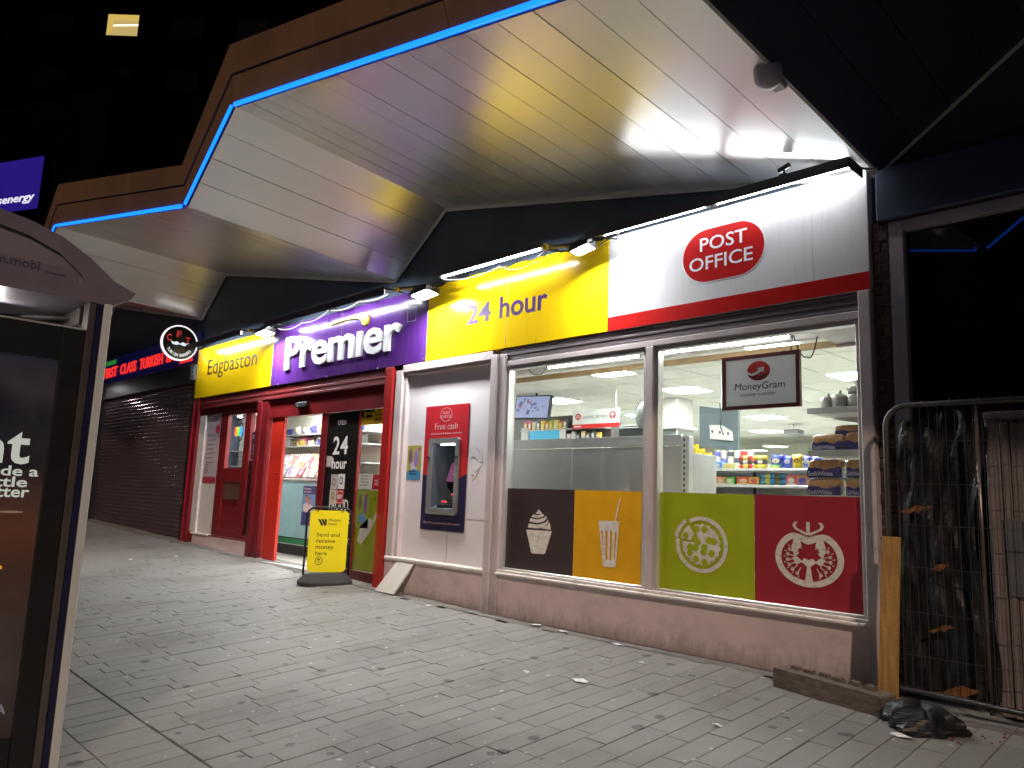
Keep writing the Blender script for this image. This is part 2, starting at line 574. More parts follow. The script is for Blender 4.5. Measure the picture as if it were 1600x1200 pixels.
def text_polys(s, bold=0.0, spacing=1.0, shear=0.0):
    c = bpy.data.curves.new('txt', 'FONT')
    c.body = s
    c.offset = bold
    c.space_character = spacing
    c.shear = shear
    c.resolution_u = 3
    o = bpy.data.objects.new('txt', c)
    me = bpy.data.meshes.new_from_object(o)
    vs_ = [(v.co.x, v.co.y) for v in me.vertices]
    fs = [tuple(p.vertices) for p in me.polygons]
    bpy.data.objects.remove(o)
    bpy.data.curves.remove(c)
    bpy.data.meshes.remove(me)
    return vs_, fs


def lettering(s, fr, u0, u1, v0, v1, m, parent, n=0.0, th=0.004, bold=0.0, spacing=1.0, shear=0.0, name='lettering', keep=False):
    """flat cut letters fitted to the rectangle u0..u1, v0..v1 of a frame"""
    vs_, fs = text_polys(s, bold, spacing, shear)
    xs = [v[0] for v in vs_]
    ys = [v[1] for v in vs_]
    a0, a1, b0, b1 = min(xs), max(xs), min(ys), max(ys)
    if keep:   # keep aspect: height decides, start at u0
        u1 = u0 + (a1 - a0) * (v1 - v0) / (b1 - b0)
    P = [(u0 + (x - a0) / (a1 - a0) * (u1 - u0), v0 + (y - b0) / (b1 - b0) * (v1 - v0)) for x, y in vs_]
    mb = MB()
    k = len(P)
    mb.v = [fr(u, v, n + th) for u, v in P] + [fr(u, v, n) for u, v in P]
    mb.f = list(fs)
    cnt = {}
    for f in fs:
        for i in range(len(f)):
            e = (f[i], f[(i + 1) % len(f)])
            cnt[e] = 1
    for (a, b) in cnt:
        if (b, a) not in cnt:
            mb.f.append((a, a + k, b + k, b))
    return obj(name, mb, m, parent)


def print_lines(fr, u0, u1, vt, n, dv, h, m, parent, n0):
    """lines of print too small to read"""
    mb = MB()
    rg = random.Random(int(abs(u0 * 977 + vt * 31)))
    for k in range(n):
        u = u0 + rg.uniform(0, .1) * (u1 - u0)
        v = vt - k * dv
        end = u0 + (u1 - u0) * rg.uniform(.7, 1)
        while u < end:
            w_ = min(rg.uniform(.08, .26) * (u1 - u0), end - u)
            mb.prism([(u, v - h), (u + w_, v - h), (u + w_, v), (u, v)], fr, n0, .0008)
            u += w_ + .03 * (u1 - u0)
    return obj('small_print', mb, m, parent)


def ell(cx, cz, rx, rz, n=32, a0=0.0, a1=None):
    if a1 is None:
        return [(cx + rx * math.cos(2 * math.pi * i / n), cz + rz * math.sin(2 * math.pi * i / n)) for i in range(n)]
    return [(cx + rx * math.cos(a0 + (a1 - a0) * i / n), cz + rz * math.sin(a0 + (a1 - a0) * i / n)) for i in range(n + 1)]


def rrect(x0, x1, z0, z1, r, n=5):
    p = []
    for cx, cz, a in ((x1 - r, z1 - r, 0), (x0 + r, z1 - r, 90), (x0 + r, z0 + r, 180), (x1 - r, z0 + r, 270)):
        for i in range(n + 1):
            t = R(a + 90 * i / n)
            p.append((cx + r * math.cos(t), cz + r * math.sin(t)))
    return p


def clone(o, loc, label=None, **k):
    c = o.copy()
    col.objects.link(c)
    c.location = loc
    WLOC[c.name] = Vector(loc)
    if label:
        c['label'] = label
    for ch in o.children:
        d = ch.copy()
        col.objects.link(d)
        d.parent = c
        for g in ch.children:
            e = g.copy()
            col.objects.link(e)
            e.parent = d
    return c


ORD = ['first', 'second', 'third', 'fourth', 'fifth', 'sixth', 'seventh', 'eighth', 'ninth', 'tenth', 'eleventh', 'twelfth', 'thirteenth',
       'fourteenth', 'fifteenth', 'sixteenth', 'seventeenth', 'eighteenth', 'nineteenth', 'twentieth']


def zg(x, y):
    """pavement height: falls away from the shop front, rises gently along the street"""
    t = -5.5 - x
    return 0.0699 * min(y, 0.3) + 0.0235 * (t if t > 1 else (0 if t < -1 else (t + 1) ** 2 / 4))


# ------------------------------------------------------------------ ground, road, pavement
g = MB()
g.quad((-250, -250, -0.75), (250, -250, -0.75), (250, 250, -0.75), (-250, 250, -0.75))
struct('ground', g, M['asphalt'])
g = MB()
g.quad((-90, -14, -0.545), (40, -14, -0.545), (40, -6.25, -0.545), (-90, -6.25, -0.545))
struct('road', g, M['asphalt'])
pv = MB()
xs_ = [-60, -40, -30, -20, -15, -10, -6.5, -5.5, -4.5, -3, 0, 6]
ys_ = [-6.1, -4.5, -3, -1.5, 0.25]
for i in range(len(xs_) - 1):
    for j in range(len(ys_) - 1):
        a, b, c, d = xs_[i], xs_[i + 1], ys_[j], ys_[j + 1]
        pv.quad(*[(x, y, zg(x, y) - 0.022) for x, y in ((a, c), (b, c), (b, d), (a, d))])
pavement = struct('pavement', pv, M['joint'])
kb = struct('kerb', MB().add([], []) if False else MB().box(-60, 6, -6.25, -6.1, -0.74, -0.415), M['kerb'])
ms = MB()
for i in range(44):
    x0 = 3 - i * 0.5
    x1 = x0 - 0.5
    e0, e1 = -0.10 - 0.02 * math.sin(i * 1.7), -0.10 - 0.02 * math.sin((i + 1) * 1.7)
    ms.quad((x1, e1, zg(x1, e1) - 0.004), (x0, e0, zg(x0, e0) - 0.004), (x0, 0.2, zg(x0, 0.2) + 0.012), (x1, 0.2, zg(x1, 0.2) + 0.012))
obj('mortar_strip', ms, M['mortar'], pavement)

PW, PL, GAP = 0.150, 0.45, 0.0042
cells = []
rng = random.Random(3)
nrow = 0
x = 2.0
while x > -22:
    off = rng.choice([0.0, 0.15, 0.30]) + rng.uniform(-0.03, 0.03) + (nrow % 2) * 0.22
    y = -3.47
    first = True
    while y < -0.13:
        L = PL if not first else max(0.12, (off % PL))
        y2 = min(y + L, -0.12)
        if y2 - y > 0.06:
            cells.append((x - PW, x, y, y2))
        y = y2
        first = False
    y = -3.479
    while y > -6.0:
        y2 = y - (0.36 if y > -3.5 else 0.45)
        cells.append((x - PW, x, max(y2, -6.08), y))
        y = y2
    x -= PW
    nrow += 1


def project(p):
    d = Vector(p) - CAM
    z = d.dot(FW)
    if z < 0.2:
        return None
    return (800 + 1180.4 * d.dot(RT) / z, 600 - 1180.4 * d.dot(UP) / z)


def vis_area(c):
    q = [project((X, Y, zg(X, Y))) for X, Y in ((c[0], c[2]), (c[1], c[2]), (c[1], c[3]), (c[0], c[3]))]
    if any(k is None for k in q):
        return 0
    mx = sum(k[0] for k in q) / 4
    my = sum(k[1] for k in q) / 4
    if not (60 < mx < 1600 and my < 1215):
        return 0
    return abs(sum(q[i][0] * q[(i + 1) % 4][1] - q[(i + 1) % 4][0] * q[i][1] for i in range(4))) / 2


def paver_box(mb, c, prng):
    a, b, d, e = c[0] + GAP / 2, c[1] - GAP / 2, c[2] + GAP / 2, c[3] - GAP / 2
    h = prng.uniform(-0.0018, 0.0018)
    k = 0.0022
    tops = []
    tl = [prng.uniform(-0.0012, 0.0012) for _ in range(4)]
    vs_ = []
    for (X, Y), t in zip(((a, d), (b, d), (b, e), (a, e)), tl):
        vs_.append((X, Y, zg(X, Y) - 0.03))
    for (X, Y), t in zip(((a, d), (b, d), (b, e), (a, e)), tl):
        vs_.append((X, Y, zg(X, Y) + h + t - k))
    for (X, Y), t in zip(((a + k, d + k), (b - k, d + k), (b - k, e - k), (a + k, e - k)), tl):
        vs_.append((X, Y, zg(X, Y) + h + t))
    mb.add(vs_, [(8, 9, 10, 11)] + [(i, (i + 1) % 4, (i + 1) % 4 + 4, i + 4) for i in range(4)] + [(i + 4, (i + 1) % 4 + 4, (i + 1) % 4 + 8, i + 8) for i in range(4)])


cells.sort(key=vis_area, reverse=True)
prng = random.Random(11)
for c in cells[:300]:
    mb = MB()
    paver_box(mb, c, prng)
    obj('paver', mb, M['paver'], pavement)
mb = MB()
for c in cells[300:]:
    paver_box(mb, c, prng)
o = obj('far_pavers', mb, M['paver'], pavement)
o['kind'] = 'stuff'

# ------------------------------------------------------------------ convenience shop building
shop = thing('shop_building', 'corner shop with yellow and purple signs, wide lit windows and red doorway', 'shop', (-7.6, 0.2, 0))
obj('upper_wall', MB().box(-13.5, -1.86, 0.10, 0.35, 2.60, 6.0), M['ydark'], shop)
# stall risers
for x0, x1, zt in ((-5.50, -4.92, .395), (-4.915, -1.985, .395)):
    obj('stall_riser', MB().bbox(x0, x1, 0.01, 0.22, -0.05, zt, .004), M['pink'], shop)
obj('stall_riser', MB().bbox(-7.45, -5.70, 0.03, 0.22, -0.05, .385, .004), M['pink'], shop)
obj('stall_riser', MB().bbox(-13.05, -10.985, 0.04, 0.22, 0.0, .335, .004), M['pink'], shop)
# pilasters
obj('pilaster', MB().bbox(-5.70, -5.60, -0.03, 0.16, -0.02, 2.60, .008).bbox(-5.598, -5.50, -0.012, 0.16, -0.02, 2.60, .006), M['frame'], shop)
obj('pilaster', MB().bbox(-1.983, -1.90, -0.02, 0.2, -0.05, 2.655, .006), M['frame'], shop)
# sills
obj('sill', MB().bbox(-5.50, -1.985, -0.045, 0.10, .397, .422, .006).bbox(-5.50, -1.985, -0.012, 0.10, .4225, .447, .005), M['sillm'], shop)
obj('sill', MB().bbox(-7.40, -5.70, -0.02, 0.10, .387, .425, .007), M['sillm'], shop)
obj('sill', MB().bbox(-13.05, -12.39, -0.0, 0.14, .337, .365, .006), M['sillm'], shop)
# roller boxes
rb = MB()
for k in range(5):
    rb.bbox(-5.60, -1.984, 0.012 + 0.006 * (k % 2), 0.14, 2.525 + k * .027, 2.550 + k * .027, .004)
obj('roller_box', rb, M['rollb'], shop)
obj('window_head', MB().bbox(-5.50, -1.984, 0.0, 0.12, 2.470, 2.523, .005), M['frame'], shop)


def win(x0, x1, zb, zt, wname='window_frame'):
    f = MB()
    t = 0.035
    f.bbox(x0, x0 + t, 0.02, 0.10, zb, zt, .004).bbox(x1 - t, x1, 0.02, 0.10, zb, zt, .004)
    f.bbox(x0 + t, x1 - t, 0.022, 0.10, zt - t, zt, .004).bbox(x0 + t, x1 - t, 0.022, 0.10, zb, zb + .018, .004)
    fo = obj(wname, f, M['alu'] if wname == 'window_frame' else M['redp'], shop)
    obj('pane', MB().box(x0 + t, x1 - t, 0.064, 0.068, zb + .018, zt - t), M['glass'], fo)
    return fo


wl = win(-5.498, -3.770, .448, 2.468)
obj('mullion', MB().bbox(-3.768, -3.690, -0.005, 0.12, .448, 2.468, .006), M['frame'], shop)
wr = win(-3.688, -1.985, .448, 2.468)

fy = facade(0.062)


def graphic(x0, x1, m, nm):
    return obj(nm, MB().prism([(x0, .466), (x1, .466), (x1, 1.238), (x0, 1.238)], fy, 0, 0.002), m, shop)


gb = graphic(-5.463, -4.585, M['vbrown'], 'window_graphic')
gb['label'] = 'brown window graphic with a cream cupcake'
go = graphic(-4.582, -3.806, M['vorange'], 'window_graphic')
go['label'] = 'orange window graphic with a cream milkshake cup'
gl_ = graphic(-3.652, -2.812, M['vlime'], 'window_graphic')
gl_['label'] = 'lime green window graphic with a cream pizza'
gr = graphic(-2.809, -2.021, M['vred'], 'window_graphic')
gr['label'] = 'crimson window graphic with a cream tomato half'
# cupcake
c = MB()
n_ = 0.003
cup = [(-5.186, .846), (-5.11, .637), (-5.095, .628), (-4.945, .632), (-4.928, .642), (-4.85, .850)]
c.prism(cup, fy, n_, .002)
bands = [[(-5.165, .868), (-5.155, .905), (-5.03, .900), (-4.93, .925), (-4.905, .955), (-4.90, .930), (-4.95, .885), (-5.03, .864), (-5.10, .866)],
         [(-5.145, .925), (-5.135, .955), (-5.04, .948), (-4.95, .972), (-4.93, .99), (-4.92, .965), (-4.96, .935), (-5.04, .915)],
         [(-5.12, .970), (-5.10, .993), (-5.04, .988), (-4.97, 1.005), (-4.955, .99), (-4.98, .975), (-5.04, .962)],
         [(-5.07, 1.003), (-5.045, 1.02), (-5.035, 1.045), (-4.985, 1.013), (-4.99, 1.0)],
         [(-4.985, .868), (-4.91, .905), (-4.885, .93), (-4.865, .875), (-4.87, .862)]]
for b in bands:
    c.prism(b, fy, n_, .002)
obj('cupcake_print', c, M['vcream'], gb)
# milkshake
c = MB()
c.prism([(-4.292, .975), (-4.287, .925), (-4.07, .928), (-4.068, .978)], fy, n_, .002)
L = lambda t: -4.286 + t * .05
Rr = lambda t: -4.072 - t * .03
zz = [.922, .60]
c.prism([(-4.286, .922), (-4.268, .922), (-4.226, .60), (-4.240, .60)], fy, n_, .002)
for k in range(1, 4):
    u0 = -4.286 + k * .0535
    c.prism([(u0 - .013, .922), (u0 + .013, .922), (u0 * .82 + .18 * -4.17 + .010, .62), (u0 * .82 + .18 * -4.17 - .010, .62)], fy, n_, .002)
c.prism([(-4.090, .922), (-4.072, .922), (-4.098, .60), (-4.112, .60)], fy, n_, .002)
c.prism([(-4.286, .927), (-4.072, .927), (-4.074, .89), (-4.283, .89)], fy, n_ + .0003, .002)
c.prism([(-4.242, .64), (-4.098, .64), (-4.101, .595), (-4.11, .585), (-4.225, .583), (-4.236, .592)], fy, n_ + .0003, .002)
c.prism([(-4.118, .978), (-4.103, .978), (-4.058, 1.175), (-4.068, 1.178)], fy, n_, .002)
obj('milkshake_print', c, M['vcream'], go)
# pizza
c = MB()
pc, pz = -3.262, .838
rx, rz = .232, .217
a0, a1 = R(128), R(180 + 355)
o1 = ell(pc, pz, rx, rz, 40, R(-190), R(118))
i1 = ell(pc, pz, rx * .86, rz * .86, 40, R(-190), R(118))


def strip(mb, A, B, fr, n0, th=.002):
    for i in range(len(A) - 1):
        mb.prism([A[i], A[i + 1], B[i + 1], B[i]], fr, n0, th)


strip(c, o1, i1, fy, n_)
o2 = ell(pc - .016, pz + .012, rx, rz, 10, R(124), R(170))
i2 = ell(pc - .016, pz + .012, rx * .86, rz * .86, 10, R(124), R(170))
strip(c, o2, i2, fy, n_)
wob = [(pc + rx * (.72 + .035 * math.sin(i * 2.3)) * math.cos(t), pz + rz * (.72 + .035 * math.sin(i * 2.3)) * math.sin(t)) for i, t in [(i, R(-186 + i * 7)) for i in range(44)]]
c.prism(wob + [(pc - .01, pz + .01)], fy, n_, .002)
wob2 = [(pc - .016 + rx * .74 * math.cos(R(t)), pz + .012 + rz * .74 * math.sin(R(t))) for t in (124, 135, 147, 158, 170)]
c.prism(wob2 + [(pc - .03, pz + .022)], fy, n_, .002)
piz = obj('pizza_print', c, M['vcream'], gl_)
c = MB()
for u, v in ((-.04, .118), (.03, .118), (.07, .035), (.112, .03), (-.032, .018), (-.052, -.03), (-.098, -.025), (-.1, -.07), (.03, -.02), (.022, -.055), (.092, -.062), (-.045, -.115), (.032, -.135), (-.055, .045)):
    c.prism(ell(pc + u, pz + v, .029, .027, 16), fy, n_ + .0022, .0006 + .00008 * len(c.v) / 32)
c.prism(ell(pc - .14, pz + .062, .029, .027, 16), fy, n_ + .0022, .0006)
obj('pizza_topping_print', c, M['vlime'], gl_)
# tomato
c = MB()
tc, tz = -2.400, .803
to = []
ti = []
for i in range(48):
    t = 2 * math.pi * i / 48
    dip = 0.055 * max(0, math.cos(t - math.pi / 2)) ** 14
    to.append((tc + .247 * math.cos(t), tz + (.20 - dip) * math.sin(t) * (1.02 if math.sin(t) > 0 else 1.0)))
    ti.append((tc + .203 * math.cos(t), tz + (.158 - dip * 1.15) * math.sin(t)))
c.ring(to, ti, fy, n_, .002)
c.prism([(tc - .028, tz - .165), (tc + .028, tz - .165), (tc + .012, tz - .06), (tc + .05, tz - .03), (tc + .09, tz - .05), (tc + .12, tz + .0), (tc + .08, tz + .005), (tc + .05, tz - .022),
         (tc + .03, tz - .0), (tc, tz - .012), (tc - .03, tz - .0), (tc - .05, tz - .022), (tc - .08, tz + .005), (tc - .12, tz + .0), (tc - .09, tz - .05), (tc - .05, tz - .03), (tc - .012, tz - .06)], fy, n_ + .0002, .002)
for s in (-1, 1):
    c.prism([(tc + s * .045, tz + .155), (tc + s * .10, tz + .15), (tc + s * .125, tz + .07), (tc + s * .10, tz + .0), (tc + s * .065, tz + .035), (tc + s * .085, tz + .045), (tc + s * .05, tz + .085), (tc + s * .06, tz + .12), (tc + s * .035, tz + .13)], fy, n_ + .0004, .002)
    for k in range(8):
        t = R(62 - k * 17)
        u, v = tc + s * .155 * math.cos(t), tz - .005 + .125 * math.sin(t)
        d = (s * math.cos(t), math.sin(t))
        c.prism([(u + .013 * math.cos(q) * 1.0, v + .013 * math.sin(q)) for q in [2 * math.pi * j / 10 for j in range(10)]], fy, n_, .002)
        c.prism([(u - d[0] * .05 - d[1] * .003, v - d[1] * .05 + d[0] * .003), (u - d[0] * .05 + d[1] * .003, v - d[1] * .05 - d[0] * .003), (u + d[1] * .004, v - d[0] * .004), (u - d[1] * .004, v + d[0] * .004)], fy, n_, .002)
        t2 = t - R(8)
        u, v = tc + s * .178 * math.cos(t2), tz - .005 + .14 * math.sin(t2)
        c.prism([(u - d[0] * .012, v - d[1] * .012), (u + d[1] * .004, v - d[0] * .004), (u + d[0] * .012, v + d[1] * .012), (u - d[1] * .004, v + d[0] * .004)], fy, n_, .002)
    c.prism([(tc + s * .01, tz + .175), (tc + s * .03, tz + .165), (tc + s * .10, tz + .20), (tc + s * .115, tz + .225), (tc + s * .10, tz + .25), (tc + s * .075, tz + .252), (tc + s * .092, tz + .225), (tc + s * .08, tz + .205)], fy, n_ + .0006, .002)
c.prism([(tc - .03, tz + .16), (tc + .03, tz + .16), (tc + .012, tz + .185), (tc + .014, tz + .25), (tc - .012, tz + .253), (tc - .012, tz + .185)], fy, n_ + .0008, .002)
obj('tomato_print', c, M['vcream'], gr)

# cash machine bay
ab = MB()
ab.bbox(-7.40, -7.27, 0.0, 0.16, .386, 2.60, .006).bbox(-7.268, -7.215, 0.03, 0.16, .43, 2.565, .005).bbox(-5.742, -5.702, 0.03, 0.16, .43, 2.565, .004)
ab.bbox(-7.268, -5.70, 0.0, 0.16, 2.567, 2.655, .005).bbox(-7.214, -5.743, 0.03, 0.15, 2.53, 2.566, .004)
obj('bay_frame', ab, M['frame'], shop)
hole = [(-6.684, .994), (-6.282, .994), (-6.282, 1.714), (-6.684, 1.714)]
obj('infill_board', MB().ring([(-7.213, .426), (-5.743, .426), (-5.743, 2.529), (-7.213, 2.529)], hole, facade(.12), 0, .035), M['boardw'], shop)
obj('board_seam', MB().box(-6.402, -6.398, .0838, .086, .426, .75), M['groove'], shop)
obj('board_seam', MB().box(-6.1, -5.744, .0838, .086, .90, .903), M['groove'], shop)
# doorway frame, all painted red
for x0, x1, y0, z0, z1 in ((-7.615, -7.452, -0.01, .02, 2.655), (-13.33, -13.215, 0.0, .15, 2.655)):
    obj('door_post', MB().bbox(x0, x1, y0, 0.18, z0, z1, .008), mat('half_lit_red_paint', (0.36, 0.016, 0.014), 0.3, var=0.1, dirt=0.2) if x0 > -9 else M['redp'], shop)  # right post's red is also lightened, floodlight put into the colour
obj('door_post', MB().bbox(-10.98, -10.84, 0.0, 0.18, .06, 2.46, .008).bbox(-10.838, -10.66, 0.03, 0.18, .06, 2.46, .008), M['redp'], shop)
hb = MB()
for k in range(5):
    hb.bbox(-13.2, -7.62, 0.02 + .006 * (k % 2), 0.16, 2.462 + k * .038, 2.498 + k * .038, .005)
obj('roller_box', hb, M['redd'], shop)
obj('door_head', MB().bbox(-10.658, -7.62, 0.06, 0.18, 2.185, 2.46, .006), M['redp'], shop)
obj('door_head', MB().bbox(-13.2, -10.985, 0.06, 0.18, 2.345, 2.46, .006), M['redp'], shop)
obj('side_wall', MB().bbox(-13.21, -12.40, 0.09, 0.2, .366, 2.343, .004).bbox(-13.21, -12.98, 0.05, 0.089, .366, 2.343, .004), M['whitew'], shop)
# left fixed door with glazing and letter plate
ld = MB()
for x0, x1, z0, z1 in ((-12.395, -12.13, .36, 2.344), (-11.49, -11.365, .36, 2.344), (-12.13, -11.49, .36, .47), (-12.13, -11.49, 1.22, 1.443), (-12.13, -11.49, 2.31, 2.344)):
    ld.bbox(x0, x1, 0.075, 0.14, z0, z1, .005)
ldo = obj('side_door', ld, M['redp'], shop)
obj('door_panel', MB().bbox(-12.13, -11.49, 0.095, 0.13, .47, 1.22, .003), M['redp'], ldo)
obj('letter_plate', MB().bbox(-12.10, -11.50, 0.085, 0.10, .935, 1.20, .006).bbox(-12.06, -11.54, 0.078, 0.09, .95, .962, .003), mat('brown_plate', (0.10, 0.05, 0.035), 0.4), ldo)
obj('pane', MB().box(-12.13, -11.49, 0.104, 0.108, 1.443, 2.31), M['glass'], ldo)
sg = MB()
sg.bbox(-11.36, -11.29, 0.07, 0.15, .36, 2.344, .005).bbox(-11.035, -10.982, 0.07, 0.15, .36, 2.344, .005).bbox(-11.29, -11.035, 0.075, 0.15, 2.30, 2.344, .004).bbox(-11.29, -11.035, 0.075, 0.15, .36, .41, .004)
sgo = obj('side_light', sg, M['redp'], shop)
obj('pane', MB().box(-11.289, -11.036, 0.104, 0.108, .411, 2.299), M['glass'], sgo)
obj('dark_film', MB().box(-11.287, -11.038, 0.098, 0.102, .412, 1.56), M['vblack'], sgo)
obj('door_sill', MB().bbox(-12.40, -10.985, 0.03, 0.16, .337, .359, .005), M['redp'], shop)
# sliding door: open leaf stile, doorway, fixed leaf
dl = MB()
dl.bbox(-10.60, -10.225, 0.08, 0.13, .11, 2.183, .006)
dlo = obj('door_leaf', dl, M['redlit'], shop)
obj('door_lock', MB().lathe([(.012, 0), (.012, .012), (.006, .016)], (-10.33, .08, 1.36), (0, -1, 0), 10), M['blackm'], dlo)
fl = MB()
for x0, x1, z0, z1 in ((-9.19, -9.055, .09, 2.183), (-8.275, -8.245, .19, 2.183), (-7.735, -7.617, .09, 2.183), (-9.054, -7.736, .06, .185)):
    fl.bbox(x0, x1, 0.085, 0.14, z0, z1, .005)
flo = obj('fixed_leaf', fl, M['redp'], shop)
obj('pane', MB().box(-9.054, -8.276, 0.112, 0.116, .186, 2.182), M['glass'], flo)
obj('pane', MB().box(-8.244, -7.736, 0.112, 0.116, .186, 2.182), M['glass'], flo)
obj('threshold', MB().bbox(-10.60, -9.19, -0.04, 0.30, .075, .112, .006), M['alu'], shop)
fd = facade(0.110)
bv = obj('door_graphic', MB().prism([(-9.052, .188), (-8.278, .188), (-8.278, 2.181), (-9.052, 2.181)], fd, 0, .002), M['vblack'], flo)
bv['label'] = 'black door graphic with white opening hours'
lv = obj('door_graphic', MB().prism([(-8.242, .188), (-7.738, .188), (-7.738, 1.165), (-8.242, 1.165)], fd, 0, .002), mat('vinyl_olive', (0.21, 0.25, 0.012), .3, var=.06), flo)
lv['label'] = 'olive green graphic on the lower door glass'
n2 = .0022
for s, u0, u1, v0, v1, b in (('OPEN', -8.80, -8.60, 2.01, 2.075, .0), ('2', -8.88, -8.72, 1.62, 1.86, .018), ('4', -8.70, -8.52, 1.62, 1.86, .018), ('hour', -8.88, -8.52, 1.43, 1.575, .018), ('PROUD', -8.88, -8.42, .90, 1.04, .008),
                             ('TO SERVE', -8.96, -8.36, .74, .87, .008)):
    lettering(s, fd, u0, u1, v0, v1, M['twht'], flo, n2, .001, b)
lettering('Edgbaston', fd, -8.96, -8.32, .44, .60, M['twht'], flo, n2, .001, .01, shear=.35)
for u0, u1, v0, v1, cc in ((-8.87, -8.705, 1.165, 1.36, (.5, .42, .42)), (-8.695, -8.54, 1.17, 1.365, (.75, .74, .72)), (-8.88, -8.715, .975, 1.16, (.55, .5, .42)), (-8.705, -8.545, .975, 1.16, (.5, .015, .02)), (-9.02, -8.885, 1.46, 1.60, (.55, .48, .48))):
    st = obj('sticker', MB().prism([(u0, v0), (u1, v0), (u1, v1), (u0, v1)], fd, n2, .0015), flatc(cc), flo)
lettering('ATM', fd, -8.69, -8.56, 1.04, 1.10, M['twht'], flo, n2 + .0018, .001, .02)
fa = fd
c = MB()
c.ring([(-8.69, .99), (-8.56, .99), (-8.56, 1.145), (-8.69, 1.145)], [(-8.683, .996), (-8.567, .996), (-8.567, 1.139), (-8.683, 1.139)], fd, n2 + .0018, .001)
obj('sticker_border', c, M['twht'], flo)
for (u, v, cc) in ((-8.79, 1.26, (.25, .2, .2)), (-8.62, 1.28, (.08, .1, .3)), (-8.80, 1.08, (.3, .24, .12))):
    obj('sticker_emblem', MB().ring(ell(u, v, .045, .05, 20), ell(u, v, .028, .03, 20), fd, n2 + .0018, .001), flatc(cc), flo)
# notices on the door glass
c = MB().prism([(-8.243, 1.985), (-7.737, 1.985), (-7.737, 2.18), (-8.243, 2.18)], fd, 0, .002)
yn = obj('door_notice', c, flatc((.75, .45, .01)), flo)
obj('notice_corner', MB().prism([(-8.243, 2.08), (-8.02, 2.08), (-7.95, 2.18), (-8.243, 2.18)], fd, n2, .001), M['vblack'], flo)
obj('notice_logo', MB().prism([(-8.20, 2.15), (-8.17, 2.15), (-8.15, 2.11), (-8.14, 2.15), (-8.11, 2.15), (-8.145, 2.095), (-8.165, 2.095)], fd, n2 + .0015, .001), M['tyel'], flo)
lettering('Western Union', fd, -8.10, -7.99, 2.11, 2.15, M['tyel'], flo, n2 + .0015, .001)
lettering('Money transfer', fd, -7.95, -7.76, 2.09, 2.125, M['tblk'], flo, n2, .001)
lettering('available here', fd, -7.95, -7.76, 2.03, 2.065, M['tblk'], flo, n2, .001)
obj('door_notice', MB().prism([(-8.22, 1.18), (-7.93, 1.18), (-7.93, 1.37), (-8.22, 1.37)], fd, 0, .002), flatc((.55, .55, .5)), flo)
print_lines(fd, -8.18, -7.97, 1.35, 4, .038, .012, M['tgry'], flo, n2)
obj('door_notice', MB().prism([(-7.92, 1.18), (-7.739, 1.18), (-7.739, 1.36), (-7.90, 1.36)], fd, 0, .002), flatc((.42, .012, .02)), flo)
lettering('POST', fd, -7.86, -7.76, 1.27, 1.30, M['twht'], flo, n2, .0008)
lettering('OFFICE', fd, -7.86, -7.76, 1.23, 1.26, M['twht'], flo, n2, .0008)
pl_ = obj('door_notice', MB().prism([(-8.22, .70), (-7.95, .70), (-7.95, 1.15), (-8.22, 1.15)], fd, n2, .001), flatc((.22, .27, .05)), flo)
for k, (u, v, a, b, cc) in enumerate(((-8.15, 1.02, .03, .10, (.14, .1, .11)), (-8.03, 1.0, .035, .12, (.16, .07, .2)), (-8.09, .82, .09, .06, (.1, .22, .4)), (-8.0, 1.11, .02, .014, (.3, .03, .1)))):
    obj('notice_picture', MB().prism(ell(u, v, a, b, 14), fd, n2 + .0015, .0008), flatc(cc), flo)
obj('leaf_print', MB().prism([(-8.17, .54), (-8.08, .50), (-7.90, .66), (-7.76, .87), (-7.80, .90), (-7.87, .80), (-7.93, .84), (-8.12, .72)], fd, n2, .001), flatc((.42, .40, .36)), flo)

# ------------------------------------------------------------------ folded canopy over the pavement
PRO_IN = [(-25.55, 5.46), (-24.5, 4.85), (-19.58, 4.51 + .68), (-18.9, 5.20), (-13.636, 4.172), (-12.788, 4.858), (-7.649, 3.802), (-6.70, 4.505), (-1.853, 3.531), (-0.90, 4.20), (3.9, 3.2)]
PRO_IN = [(-19.64, 4.52), (-18.80, 5.21), (-13.636, 4.172), (-12.788, 4.858), (-7.649, 3.802), (-6.70, 4.505), (-1.853, 3.531), (-0.905, 4.20), (3.95, 3.2)]
PRO_OUT = [(-19.8, 4.72), (-18.95, 5.40), (-13.80, 4.345), (-12.95, 5.025), (-7.635, 3.975), (-6.685, 4.722), (-1.853, 3.688), (-0.905, 4.40), (3.95, 3.37)]
OFF = [(-.2, .48), (-.2, .69), (-.2, .48), (-.13, .69), (-.2, .48), (-.205, .69), (-.2, .48), (-.2, .69), (-.2, .48)]
YI, YO = 0.098, -2.55
canopy = thing('canopy', 'folded zigzag canopy with white metal soffit and brown fascia over the pavement', 'canopy', (-7, -1.2, 3.5))
